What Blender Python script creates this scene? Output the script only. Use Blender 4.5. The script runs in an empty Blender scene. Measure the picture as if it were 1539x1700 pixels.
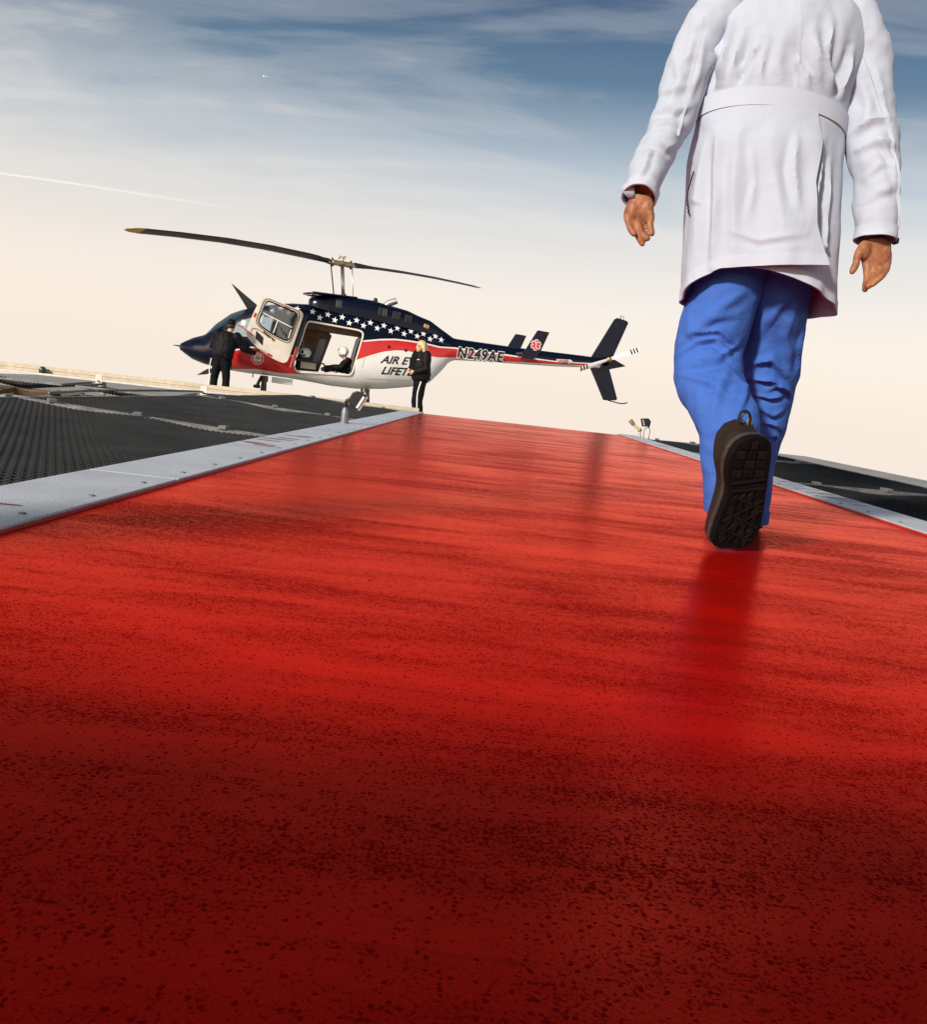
import bpy, bmesh, math, random
import numpy as np
from mathutils import Vector, Matrix, noise

# ------------------------------------------------------------------ scene, camera, sky, sun
scene = bpy.context.scene
C = scene.collection
random.seed(7)
RNG = np.random.default_rng(7)
R = math.radians

CAM = np.array([0.0, 0.0, 0.35])                    # lens 35 cm above the walkway
AX = np.array([[0.99371676, -0.11044953, -0.01810795],   # camera right / up / forward as columns
               [0.0328383, 0.13304591, 0.99056571],
               [0.10699833, 0.98493639, -0.13583692]])
cam_d = bpy.data.cameras.new('camera')
cam = bpy.data.objects.new('camera', cam_d)
C.objects.link(cam)
cam_d.sensor_fit = 'HORIZONTAL'
cam_d.sensor_width = 36.0
cam_d.lens = 36.0 * 1463.0 / 1539.0
cam_d.clip_start = 0.02
cam_d.clip_end = 60000
m = Matrix.Identity(4)
for i in range(3):
    m[i][0], m[i][1], m[i][2], m[i][3] = AX[i, 0], AX[i, 1], -AX[i, 2], CAM[i]
cam.matrix_world = m
scene.camera = cam

SUN_EL, SUN_AZ = R(24.0), R(35.0)                   # sun behind the camera and to the left
TO_SUN = Vector((-math.sin(SUN_AZ) * math.cos(SUN_EL), -math.cos(SUN_AZ) * math.cos(SUN_EL), math.sin(SUN_EL)))
sd = bpy.data.lights.new('sun', 'SUN')
sd.energy = 4.6
sd.angle = R(5.0)
sd.color = (1.0, 0.92, 0.82)
so = bpy.data.objects.new('sun', sd)
so.rotation_euler = TO_SUN.to_track_quat('Z', 'Y').to_euler()
so.location = TO_SUN * 40
C.objects.link(so)

world = bpy.data.worlds.new('World')
scene.world = world
world.use_nodes = True


class NT:
    """small node-tree writer"""
    def __init__(self, tree):
        self.t = tree
        self.n = tree.nodes
        self.l = tree.links

    def add(self, kind, ins=None, **kw):
        nd = self.n.new(kind)
        for k, v in kw.items():
            setattr(nd, k, v)
        for k, v in (ins or {}).items():
            s = nd.inputs[k]
            if isinstance(v, bpy.types.NodeSocket):
                self.l.new(v, s)
            else:
                s.default_value = v
        return nd

    def math(self, op, a, b=0.0, clamp=False):
        return self.add('ShaderNodeMath', {0: a, 1: b}, operation=op, use_clamp=clamp).outputs[0]

    def mix(self, fac, a, b, blend='MIX'):
        nd = self.n.new('ShaderNodeMix')
        nd.data_type = 'RGBA'
        nd.blend_type = blend
        for k, v in ((0, fac), (6, a), (7, b)):
            if isinstance(v, bpy.types.NodeSocket):
                self.l.new(v, nd.inputs[k])
            else:
                nd.inputs[k].default_value = v if k == 0 else (*v[:3], 1)
        return nd.outputs[2]

    def ramp(self, fac, stops, interp='LINEAR'):
        nd = self.n.new('ShaderNodeValToRGB')
        cr = nd.color_ramp
        cr.interpolation = interp
        while len(cr.elements) < len(stops):
            cr.elements.new(0.5)
        for e, (p, c) in zip(cr.elements, stops):
            e.position = p
            e.color = (c, c, c, 1) if isinstance(c, (int, float)) else (*c, 1)
        self.l.new(fac, nd.inputs[0])
        return nd.outputs[0]

    def noise(self, vec, scale, detail=3, rough=0.5, dist=0.0):
        return self.add('ShaderNodeTexNoise', {'Vector': vec, 'Scale': scale, 'Detail': detail, 'Roughness': rough, 'Distortion': dist}).outputs[0]

    def mapping(self, vec, scale=(1, 1, 1), rot=(0, 0, 0), loc=(0, 0, 0)):
        return self.add('ShaderNodeMapping', {'Vector': vec, 'Scale': scale, 'Rotation': rot, 'Location': loc}).outputs[0]


w = NT(world.node_tree)
w.n.clear()
tc = w.add('ShaderNodeTexCoord').outputs['Generated']
sky = w.add('ShaderNodeTexSky', sky_type='NISHITA', sun_disc=False)
sky.sun_elevation = SUN_EL
sky.sun_rotation = math.atan2(TO_SUN.x, TO_SUN.y)
sky.air_density, sky.dust_density, sky.ozone_density = 1.0, 3.0, 1.5
xyz = w.add('ShaderNodeSeparateXYZ', {0: tc})
el = w.math('MAXIMUM', xyz.outputs[2], 0.0)
# thin sunlit haze near the horizon, thinning upwards, over the clear sky
haze = w.ramp(el, [(0.0, (9.7, 8.5, 7.4)), (0.10, (9.1, 7.8, 6.8)), (0.165, (7.6, 6.9, 6.2)), (0.24, (4.4, 4.8, 5.0)), (0.32, (0.6, 1.2, 1.8)), (0.40, (0.0, 0.2, 0.7)), (0.6, (0.0, 0.3, 0.8)), (1.0, (0.0, 0.3, 0.8))])
base = w.mix(w.ramp(el, [(0.0, 0.95), (0.3, 0.85), (1.0, 0.7)]), sky.outputs[0], haze)
# cirrus: project the direction on a high sheet
den = w.math('ADD', el, 0.12)
sx = w.math('DIVIDE', xyz.outputs[0], den)
sy = w.math('DIVIDE', xyz.outputs[1], den)
pv = w.add('ShaderNodeCombineXYZ', {0: sx, 1: sy, 2: 0.0}).outputs[0]
c1 = w.noise(w.mapping(pv, (0.55, 0.95, 1), (0, 0, R(24)), (4.9, 2.2, 0)), 1.1, 7, 0.58, 0.9)
c2 = w.noise(w.mapping(pv, (0.5, 2.4, 1), (0, 0, R(38)), (1.7, 3.1, 0)), 2.1, 6, 0.55, 0.3)
cl = w.math('ADD', w.math('MULTIPLY', c1, 0.68), w.math('MULTIPLY', c2, 0.32))
cm = w.ramp(cl, [(0.43, 0.0), (0.51, 0.40), (0.60, 1.0)], 'EASE')
veil = w.math('MULTIPLY', cm, w.ramp(el, [(0.0, 0.10), (0.12, 0.45), (0.25, 0.75), (1.0, 0.9)]))
cloud = w.ramp(el, [(0.0, (9.2, 8.1, 7.1)), (0.2, (7.2, 6.7, 6.2)), (0.32, (4.6, 4.6, 4.6)), (1.0, (3.2, 3.3, 3.4))])
skyc = w.mix(1.0, w.mix(veil, base, cloud), w.mix(0.3, (0, 0, 0), sky.outputs[0]), 'ADD')
bg = w.add('ShaderNodeBackground', {'Color': skyc, 'Strength': 0.1})
w.l.new(bg.outputs[0], w.add('ShaderNodeOutputWorld').inputs[0])

scene.view_settings.view_transform = 'Standard'
scene.view_settings.look = 'None'
scene.view_settings.exposure = 0.0
scene.view_settings.gamma = 1.0
scene.view_settings.use_curve_mapping = False
scene.cycles.use_denoising = True
scene.cycles.max_bounces = 8
scene.cycles.transparent_max_bounces = 12


# ------------------------------------------------------------------ helpers
def at(px, py, y):
    """point of the photograph's pixel (px, py) at depth y"""
    d = AX @ np.array([(px - 769.5) / 1463.0, (850.0 - py) / 1463.0, 1.0])
    return CAM + d * (y / d[1])


def thing(name, label, cat, loc=(0, 0, 0), rotz=0.0, group=None):
    o = bpy.data.objects.new(name, None)
    o.empty_display_size = 0.1
    o.location = loc
    o.rotation_euler = (0, 0, rotz)
    C.objects.link(o)
    tag(o, label, cat, group)
    return o


def tag(o, label=None, cat=None, group=None, kind=None):
    for k, v in (('label', label), ('category', cat), ('group', group), ('kind', kind)):
        if v:
            o[k] = v
    return o


class MB:
    """collects faces, builds ONE mesh object"""
    def __init__(self):
        self.v, self.f, self.m = [], [], []

    def add(self, vs, fs, mi=0):
        o = len(self.v)
        self.v.extend([tuple(map(float, p)) for p in vs])
        for fc in fs:
            self.f.append(tuple(i + o for i in fc))
            self.m.append(mi)
        return self

    def box(self, c, s, rot=None, mi=0):
        c = Vector(c)
        q = [Vector((x * s[0] / 2, y * s[1] / 2, z * s[2] / 2)) for x in (-1, 1) for y in (-1, 1) for z in (-1, 1)]
        if rot is not None:
            q = [rot @ p for p in q]
        return self.add([c + p for p in q], [(0, 1, 3, 2), (4, 6, 7, 5), (0, 4, 5, 1), (2, 3, 7, 6), (0, 2, 6, 4), (1, 5, 7, 3)], mi)

    def bar(self, a, b, wd, ht, up=(0, 0, 1), mi=0):
        a, b = Vector(a), Vector(b)
        d = b - a
        x = d.normalized()
        y = Vector(up).cross(x)
        if y.length < 1e-5:
            y = Vector((0, 1, 0)).cross(x)
        y.normalize()
        z = x.cross(y)
        rot = Matrix((x, y, z)).transposed()
        return self.box((a + b) / 2, (d.length, wd, ht), rot, mi)

    def tube(self, pts, rad, n=10, mi=0, flat=None, up=None, cap=True):
        """closed tube along pts; rad a number or list; flat = list of (a, b) half axes"""
        P = [Vector(p) for p in pts]
        k = len(P)
        rr = [rad] * k if isinstance(rad, (int, float)) else list(rad)
        T = []
        for i in range(k):
            T.append((P[min(i + 1, k - 1)] - P[max(i - 1, 0)]).normalized())
        u = Vector(up) if up else (Vector((0, 0, 1)) if abs(T[0].z) < 0.9 else Vector((0, 1, 0)))
        u = (u - T[0] * u.dot(T[0])).normalized()
        vs, fs = [], []
        for i in range(k):
            u = (u - T[i] * u.dot(T[i])).normalized()
            s = T[i].cross(u)
            a, b = flat[i] if flat else (rr[i], rr[i])
            for j in range(n):
                t = 2 * math.pi * j / n
                vs.append(P[i] + s * (math.cos(t) * a) + u * (math.sin(t) * b))
        for i in range(k - 1):
            for j in range(n):
                j2 = (j + 1) % n
                fs.append((i * n + j, i * n + j2, (i + 1) * n + j2, (i + 1) * n + j))
        if cap:
            fs.append(tuple(range(n))[::-1])
            fs.append(tuple((k - 1) * n + j for j in range(n)))
        return self.add(vs, fs, mi)

    def ball(self, c, r, nu=12, nv=8, mi=0, rot=None):
        c = Vector(c)
        r = (r, r, r) if isinstance(r, (int, float)) else r
        vs, fs = [], []
        for i in range(1, nv):
            a = math.pi * i / nv
            for j in range(nu):
                t = 2 * math.pi * j / nu
                p = Vector((r[0] * math.sin(a) * math.cos(t), r[1] * math.sin(a) * math.sin(t), r[2] * math.cos(a)))
                vs.append(c + (rot @ p if rot else p))
        t0 = Vector((0, 0, r[2]))
        vs.append(c + (rot @ t0 if rot else t0))
        vs.append(c - (rot @ t0 if rot else t0))
        nt = len(vs) - 2
        for i in range(nv - 2):
            for j in range(nu):
                j2 = (j + 1) % nu
                fs.append((i * nu + j, (i + 1) * nu + j, (i + 1) * nu + j2, i * nu + j2))
        for j in range(nu):
            j2 = (j + 1) % nu
            fs.append((nt, j, j2))
            fs.append((nt + 1, (nv - 2) * nu + j2, (nv - 2) * nu + j))
        return self.add(vs, fs, mi)

    def prism(self, poly, f0, f1, mi=0):
        """polygon (list of 2D) mapped through f0 and f1 to 3D: a closed slab"""
        n = len(poly)
        vs = [f0(*p) for p in poly] + [f1(*p) for p in poly]
        fs = [tuple(range(n))[::-1], tuple(range(n, 2 * n))]
        fs += [(i, (i + 1) % n, n + (i + 1) % n, n + i) for i in range(n)]
        return self.add(vs, fs, mi)

    def grid(self, P, mi=0, wrap=False):
        """P[i][j] points"""
        nu, nv = len(P), len(P[0])
        vs = [p for row in P for p in row]
        fs = []
        for i in range(nu - 1):
            for j in range(nv if wrap else nv - 1):
                j2 = (j + 1) % nv
                fs.append((i * nv + j, i * nv + j2, (i + 1) * nv + j2, (i + 1) * nv + j))
        return self.add(vs, fs, mi)

    def mesh(self, name, mats, smooth=False):
        me = bpy.data.meshes.new(name)
        me.from_pydata(self.v, [], self.f)
        for mt in (mats if isinstance(mats, (list, tuple)) else [mats]):
            me.materials.append(mt)
        me.polygons.foreach_set('material_index', self.m)
        if smooth:
            me.polygons.foreach_set('use_smooth', [True] * len(self.f))
        bm = bmesh.new()
        bm.from_mesh(me)
        bmesh.ops.recalc_face_normals(bm, faces=bm.faces)
        bm.to_mesh(me)
        bm.free()
        return me

    def build(self, name, mats, parent=None, smooth=False, bevel=0.0, base=None, angle=None):
        if base is not None:
            self.v = [(p[0] - base[0], p[1] - base[1], p[2] - base[2]) for p in self.v]
        o = bpy.data.objects.new(name, self.mesh(name, mats, smooth))
        C.objects.link(o)
        if parent:
            o.parent = parent
        if bevel:
            bv = o.modifiers.new('bevel', 'BEVEL')
            bv.width = bevel
            bv.segments = 2
            bv.limit_method = 'ANGLE'
        if angle:
            o.data.set_sharp_from_angle(angle=R(angle))
        return o


def evaluated(o):
    """apply the modifiers of o"""
    bpy.context.view_layer.update()
    dg = bpy.context.evaluated_depsgraph_get()
    me = bpy.data.meshes.new_from_object(o.evaluated_get(dg), preserve_all_data_layers=True, depsgraph=dg)
    old = o.data
    o.modifiers.clear()
    o.data = me
    bpy.data.meshes.remove(old)
    return o


def blob(mb, name, mat, parent, voxel, smooth=4, base=None):
    """closed shapes of mb melted into one continuous skin"""
    o = mb.build(name, mat, None, True, base=base)
    r = o.modifiers.new('r', 'REMESH')
    r.mode = 'VOXEL'
    r.voxel_size = voxel
    r.use_smooth_shade = True
    if smooth:
        s = o.modifiers.new('s', 'SMOOTH')
        s.iterations = smooth
        s.factor = 0.5
    evaluated(o)
    if not o.data.materials:
        o.data.materials.append(mat)
    if parent:
        o.parent = parent
    return o


def spline(pts, n):
    """Catmull-Rom through rows of numbers"""
    P = np.array(pts, float)
    k = len(P)
    out = []
    for t in np.linspace(0, k - 1, n):
        i = min(int(t), k - 2)
        u = t - i
        p0, p1, p2, p3 = P[max(i - 1, 0)], P[i], P[i + 1], P[min(i + 2, k - 1)]
        out.append(0.5 * ((2 * p1) + (p2 - p0) * u + (2 * p0 - 5 * p1 + 4 * p2 - p3) * u * u + (3 * p1 - p0 - 3 * p2 + p3) * u ** 3))
    return np.array(out)


def lerp_table(tab, x):
    xs = [t[0] for t in tab]
    return [float(np.interp(x, xs, [t[k] for t in tab])) for k in range(1, len(tab[0]))]


# ------------------------------------------------------------------ materials
def pm(name, col, rough=0.5, metal=0.0, var=0.12, vs=6.0, bump=0.0, bs=60.0, spec=0.5, coat=0.0, rvar=0.1, sheen=0.0, detail=4):
    mt = bpy.data.materials.new(name)
    mt.use_nodes = True
    t = NT(mt.node_tree)
    b = t.n['Principled BSDF']
    co = t.add('ShaderNodeTexCoord').outputs['Object']
    nz = t.noise(co, vs, detail, 0.6)
    lo = tuple(c * (1 - var) for c in col)
    hi = tuple(min(1, c * (1 + var)) for c in col)
    f = t.ramp(nz, [(0.3, 0.0), (0.7, 1.0)])
    t.l.new(t.mix(f, lo, hi), b.inputs['Base Color'])
    nr = t.noise(co, vs * 3.1, 3, 0.6)
    t.l.new(t.math('ADD', t.math('MULTIPLY', t.math('SUBTRACT', nr, 0.5), rvar * 2), rough, True), b.inputs['Roughness'])
    b.inputs['Metallic'].default_value = metal
    b.inputs['Specular IOR Level'].default_value = spec
    b.inputs['Coat Weight'].default_value = coat
    b.inputs['Coat Roughness'].default_value = 0.06
    if sheen:
        b.inputs['Sheen Weight'].default_value = sheen
    if bump:
        bn = t.add('ShaderNodeBump', {'Height': t.noise(co, bs, 3, 0.6), 'Strength': bump, 'Distance': 0.01})
        t.l.new(bn.outputs[0], b.inputs['Normal'])
    return mt


def mat_red():
    mt = bpy.data.materials.new('red_walkway_coating')
    mt.use_nodes = True
    t = NT(mt.node_tree)
    t.n.clear()
    co = t.add('ShaderNodeTexCoord').outputs['Object']
    # cloudy roller patches stretched across the walkway
    big = t.noise(t.mapping(co, (0.9, 2.6, 1), (0, 0, R(-5))), 1.1, 5, 0.55, 0.6)
    mid = t.noise(t.mapping(co, (1.2, 6.5, 1), (0, 0, R(4))), 2.0, 4, 0.6, 0.4)
    patch = t.ramp(t.math('ADD', t.math('MULTIPLY', big, 0.6), t.math('MULTIPLY', mid, 0.4)), [(0.40, 0.0), (0.62, 1.0)])
    # coarse stipple: pits that hold dirt
    s1 = t.noise(t.mapping(co, (1, 1, 1)), 250, 3, 0.68, 0.1)
    s2 = t.noise(co, 60, 3, 0.6, 0.3)
    st = t.math('ADD', t.math('MULTIPLY', s1, 0.72), t.math('MULTIPLY', s2, 0.28))
    thr = t.math('ADD', 0.465, t.math('MULTIPLY', patch, 0.125))
    pit = t.math('MULTIPLY', t.math('SUBTRACT', st, thr), 16.0, True)
    pit = t.math('SUBTRACT', 1.0, t.math('SUBTRACT', 1.0, pit, True), True)
    # single round grit pits, thicker where the coat was rolled thin
    nzc = t.add('ShaderNodeTexNoise', {'Vector': co, 'Scale': 300.0, 'Detail': 2.0})
    warp = t.add('ShaderNodeVectorMath', {0: co, 1: t.add('ShaderNodeVectorMath', {0: nzc.outputs['Color'], 1: (0.0045, 0.0045, 0.0)}, operation='MULTIPLY').outputs[0]}, operation='ADD').outputs[0]
    vo = t.add('ShaderNodeTexVoronoi', {'Vector': warp, 'Scale': 185.0, 'Randomness': 1.0}, voronoi_dimensions='2D')
    sepc = t.add('ShaderNodeSeparateColor', {0: vo.outputs['Color']})
    keepc = t.math('GREATER_THAN', sepc.outputs[0], t.math('ADD', 0.12, t.math('MULTIPLY', patch, 0.74)))
    dot = t.math('MULTIPLY', t.math('MULTIPLY', t.math('SUBTRACT', t.math('ADD', 0.08, t.math('MULTIPLY', t.math('POWER', sepc.outputs[1], 1.6), 0.42)), vo.outputs['Distance']), 7.0, True), keepc)
    pit = t.math('MAXIMUM', t.math('MULTIPLY', pit, 0.85), dot)
    red = t.mix(patch, (0.52, 0.004, 0.0025), (0.86, 0.011, 0.005))
    fine = t.noise(co, 9, 4, 0.6)
    red = t.mix(t.math('MULTIPLY', fine, 0.30), red, (0.38, 0.003, 0.002))
    # long faint trowel marks and scuffs across the deck
    ln = t.noise(t.mapping(co, (0.35, 26, 1), (0, 0, R(-7))), 1.0, 3, 0.6, 0.5)
    lnm = t.math('MULTIPLY', t.ramp(ln, [(0.60, 0.0), (0.68, 1.0)]), t.ramp(t.noise(co, 1.7, 3, 0.6), [(0.45, 0.0), (0.6, 1.0)]))
    red = t.mix(t.math('MULTIPLY', lnm, 0.5), red, (0.20, 0.004, 0.003))
    col = t.mix(t.math('MULTIPLY', pit, 0.64), red, (0.10, 0.002, 0.0015))
    h = t.math('ADD', t.math('MULTIPLY', st, -0.9), t.math('MULTIPLY', t.noise(co, 16, 3, 0.5), 0.9))
    bmp = t.add('ShaderNodeBump', {'Height': h, 'Strength': 0.16, 'Distance': 0.002}).outputs[0]
    dif = t.add('ShaderNodeBsdfDiffuse', {'Color': col, 'Normal': bmp})
    rough = t.math('ADD', t.math('MULTIPLY', t.math('SUBTRACT', 1.0, patch), 0.10), t.math('ADD', 0.11, t.math('MULTIPLY', pit, 0.25)))
    fr = t.add('ShaderNodeFresnel', {'IOR': 1.42, 'Normal': bmp}).outputs[0]
    tint = t.mix(t.math('POWER', fr, 3.5), (1.0, 0.13, 0.07), (1.0, 0.55, 0.48))
    glo = t.add('ShaderNodeBsdfGlossy', {'Color': tint, 'Roughness': rough, 'Normal': bmp})
    fac = t.math('MULTIPLY', t.math('MULTIPLY', fr, 1.35), t.math('SUBTRACT', 1.0, t.math('MULTIPLY', pit, 0.95)), True)
    mx = t.add('ShaderNodeMixShader', {0: fac, 1: dif.outputs[0], 2: glo.outputs[0]})
    t.l.new(mx.outputs[0], t.add('ShaderNodeOutputMaterial').inputs[0])
    return mt


def mat_speckle(name, a, b, scale, rough, bump=0.2, metal=0.0):
    mt = bpy.data.materials.new(name)
    mt.use_nodes = True
    t = NT(mt.node_tree)
    p = t.n['Principled BSDF']
    co = t.add('ShaderNodeTexCoord').outputs['Object']
    s = t.noise(co, scale, 3, 0.7)
    g = t.noise(co, 3.0, 4, 0.6)
    f = t.ramp(s, [(0.38, 0.0), (0.6, 1.0)])
    c = t.mix(f, a, b)
    c = t.mix(t.math('MULTIPLY', t.ramp(g, [(0.45, 0.0), (0.7, 1.0)]), 0.35), c, tuple(x * 0.62 for x in a))
    t.l.new(c, p.inputs['Base Color'])
    p.inputs['Roughness'].default_value = rough
    p.inputs['Metallic'].default_value = metal
    bn = t.add('ShaderNodeBump', {'Height': s, 'Strength': bump, 'Distance': 0.003})
    t.l.new(bn.outputs[0], p.inputs['Normal'])
    return mt


def mat_cloth(name, col, weave=900.0, bump=0.25, rough=0.8, wr=0.25, var=0.06, sheen=0.12, wscale=11.0):
    mt = bpy.data.materials.new(name)
    mt.use_nodes = True
    t = NT(mt.node_tree)
    p = t.n['Principled BSDF']
    co = t.add('ShaderNodeTexCoord').outputs['Object']
    g = t.noise(co, 7, 4, 0.6)
    t.l.new(t.mix(g, tuple(c * (1 - var) for c in col), tuple(min(1, c * (1 + var)) for c in col)), p.inputs['Base Color'])
    p.inputs['Roughness'].default_value = rough
    p.inputs['Specular IOR Level'].default_value = 0.15
    p.inputs['Sheen Weight'].default_value = sheen
    wv = t.noise(co, weave, 2, 0.5)
    # soft small wrinkles on top of the modelled folds
    w1 = t.noise(t.mapping(co, (1.0, 1.0, 0.55), (0, R(25), 0)), wscale, 4, 0.55, 0.9)
    w2 = t.noise(t.mapping(co, (0.6, 1.0, 1.3), (0, R(-30), 0)), wscale * 1.9, 3, 0.5, 0.7)
    h = t.math('ADD', t.math('MULTIPLY', w1, 1.0), t.math('MULTIPLY', w2, 0.45))
    b1 = t.add('ShaderNodeBump', {'Height': h, 'Strength': wr, 'Distance': 0.03})
    b2 = t.add('ShaderNodeBump', {'Height': wv, 'Strength': bump, 'Distance': 0.0012, 'Normal': b1.outputs[0]})
    t.l.new(b2.outputs[0], p.inputs['Normal'])
    return mt


def mat_glass(name, tint=(0.75, 0.85, 0.9), clear=0.7):
    mt = bpy.data.materials.new(name)
    mt.use_nodes = True
    t = NT(mt.node_tree)
    t.n.clear()
    tr = t.add('ShaderNodeBsdfTransparent', {'Color': (*tint, 1)})
    gl = t.add('ShaderNodeBsdfGlossy', {'Color': (0.95, 0.97, 1, 1), 'Roughness': 0.03})
    fr = t.add('ShaderNodeFresnel', {'IOR': 1.5}).outputs[0]
    fac = t.math('ADD', fr, 1 - clear - 0.1, True)
    mx = t.add('ShaderNodeMixShader', {0: fac, 1: tr.outputs[0], 2: gl.outputs[0]})
    t.l.new(mx.outputs[0], t.add('ShaderNodeOutputMaterial').inputs[0])
    return mt


M = {
    'red': mat_red(),
    'red_edge': pm('red_edge_paint', (0.45, 0.03, 0.025), 0.5, var=0.25, vs=30),
    'plate': mat_speckle('grey_white_edge_plate', (0.36, 0.39, 0.43), (0.70, 0.74, 0.79), 260, 0.5),
    'bolt': pm('bolt_steel', (0.16, 0.165, 0.17), 0.6, 0.2, vs=80),
    'streak': pm('dried_red_streak', (0.17, 0.028, 0.025), 0.6, var=0.4, vs=60),
    'dark_gap': pm('dark_rubber_joint', (0.012, 0.012, 0.013), 0.7),
    'net': pm('galvanised_net_wire', (0.042, 0.043, 0.043), 0.6, 0.0, var=0.35, vs=3.0),
    'net_black': pm('dark_net_wire', (0.016, 0.019, 0.019), 0.6, 0.0, var=0.35, vs=3.0),
    'frame': pm('weathered_frame_steel', (0.16, 0.155, 0.15), 0.6, 0.4, var=0.4, vs=12, bump=0.2),
    'cream_steel': pm('cream_painted_steel', (0.50, 0.42, 0.31), 0.55, var=0.15, vs=8, bump=0.1),
    'white_steel': pm('white_painted_steel', (0.62, 0.59, 0.53), 0.5, var=0.15, vs=8),
    'brown_steel': pm('rusty_truss_steel', (0.26, 0.17, 0.10), 0.75, var=0.4, vs=9, bump=0.3),
    'roof': pm('dark_roof_membrane', (0.035, 0.036, 0.038), 0.9, var=0.4, vs=2.0, bump=0.3, bs=30),
    'pad': pm('concrete_pad', (0.30, 0.29, 0.27), 0.85, var=0.2, vs=1.5, bump=0.2),
    'wall': pm('shade_wall_grey', (0.22, 0.22, 0.22), 0.9, var=0.15, vs=2.0, bump=0.2),
    'shade_canopy': pm('shade_canopy_dark', (0.05, 0.05, 0.055), 0.8, var=0.2, vs=3.0),
    'navy': pm('navy_aircraft_paint', (0.0014, 0.003, 0.012), 0.2, var=0.25, vs=2.5, coat=0.0, rvar=0.05, spec=0.35),
    'heli_white': pm('white_aircraft_paint', (0.80, 0.78, 0.74), 0.3, var=0.05, vs=3.0, coat=0.5, rvar=0.06),
    'heli_red': pm('red_aircraft_paint', (0.58, 0.016, 0.014), 0.3, var=0.10, vs=3.0, coat=0.5, rvar=0.05),
    'black': pm('black_enamel', (0.010, 0.010, 0.011), 0.4, var=0.3, vs=10),
    'blade': pm('dark_blade_paint', (0.030, 0.022, 0.020), 0.5, var=0.3, vs=4),
    'yellow': pm('yellow_blade_tip', (0.62, 0.42, 0.06), 0.5),
    'bronze': pm('bronze_hub_metal', (0.42, 0.30, 0.17), 0.4, 0.7, var=0.3, vs=14),
    'alu': pm('brushed_aluminium', (0.62, 0.60, 0.56), 0.35, 0.8, var=0.15, vs=20),
    'interior': pm('tan_cabin_lining', (0.24, 0.165, 0.105), 0.8, var=0.2, vs=7),
    'door_inner': pm('cream_door_lining', (0.74, 0.67, 0.56), 0.5, var=0.08, vs=6),
    'star': pm('white_star_decal', (0.85, 0.84, 0.82), 0.45, var=0.04),
    'glass': mat_glass('clear_cabin_glass', clear=0.78),
    'wind': pm('tinted_windshield', (0.012, 0.03, 0.04), 0.06, var=0.1, coat=1.0, rvar=0.02),
    'lens': pm('pale_lamp_lens', (0.8, 0.8, 0.76), 0.15, var=0.05),
    'tan': pm('tan_brass_fitting', (0.45, 0.27, 0.11), 0.45, 0.5, var=0.25, vs=40),
    'green': pm('dark_green_lens', (0.01, 0.07, 0.045), 0.15, var=0.1),
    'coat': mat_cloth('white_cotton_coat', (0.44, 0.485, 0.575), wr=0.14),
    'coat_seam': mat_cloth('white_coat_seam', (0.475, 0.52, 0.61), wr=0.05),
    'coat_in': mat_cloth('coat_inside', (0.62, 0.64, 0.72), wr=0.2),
    'scrub': mat_cloth('blue_scrub_cotton', (0.050, 0.135, 0.47), wr=0.22, var=0.14, wscale=13, sheen=0.0),
    'skin': pm('warm_skin', (0.30, 0.120, 0.058), 0.5, var=0.38, vs=38, bump=0.25, bs=70, spec=0.35),
    'skin_pale': pm('pale_skin', (0.62, 0.36, 0.25), 0.5, var=0.12, vs=25),
    'hair_dark': pm('dark_hair', (0.03, 0.022, 0.016), 0.6, var=0.4, vs=60, bump=0.6, bs=120),
    'hair_blond': pm('blond_hair', (0.62, 0.44, 0.22), 0.5, var=0.3, vs=40, bump=0.5, bs=90),
    'leather': pm('brown_nubuck', (0.026, 0.016, 0.010), 0.85, spec=0.2, var=0.35, vs=25, bump=0.4, bs=300),
    'leather_edge': pm('grey_midsole', (0.032, 0.026, 0.021), 0.8, var=0.25, vs=20),
    'rubber': pm('black_rubber_sole', (0.0035, 0.003, 0.003), 0.8, var=0.4, vs=20, bump=0.3, bs=150, spec=0.12),
    'lug': pm('worn_tread_rubber', (0.0045, 0.0038, 0.0035), 0.75, var=0.5, vs=18, bump=0.3, bs=180, spec=0.2),
    'jacket': mat_cloth('black_jacket_nylon', (0.0065, 0.005, 0.0075), rough=0.6, wr=0.6, var=0.3, wscale=9, sheen=0.0),
    'trouser': mat_cloth('black_trousers', (0.004, 0.004, 0.005), wr=0.4, var=0.3, wscale=9, sheen=0.0),
    'helmet': pm('white_helmet_shell', (0.82, 0.81, 0.78), 0.25, var=0.05, coat=0.4),
    'orange': pm('orange_pull_tab', (0.5, 0.20, 0.03), 0.7),
    'contrail': None,
}
# ------------------------------------------------------------------ the setting
XL, XR, YN, YF = -0.868, 1.668, -0.6, 11.4          # red walkway
PADZ = -0.45

wk = MB().box(((XL + XR) / 2, (YN + YF) / 2, -0.06), (XR - XL, YF - YN, 0.12)).build('walkway', M['red'])
tag(wk, kind='structure')
# short slope from the walkway down to the landing pad
mb = MB().prism([(YF + 0.004, 0.0), (YF + 2.0, PADZ + 0.006), (YF + 2.0, PADZ - 0.1), (YF + 0.004, -0.12)],
                lambda y, z: (XL, y, z), lambda y, z: (XR, y, z))
tag(mb.build('ramp', M['red']), kind='structure')
tag(MB().box((-1.5, 19.2, PADZ - 0.2), (21.0, 12.0, 0.4)).build('helipad', M['pad']), kind='structure')
tag(MB().box((0, 4.0, -3.4), (60, 30.0, 0.4)).build('roof', M['roof']), kind='structure')


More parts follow.
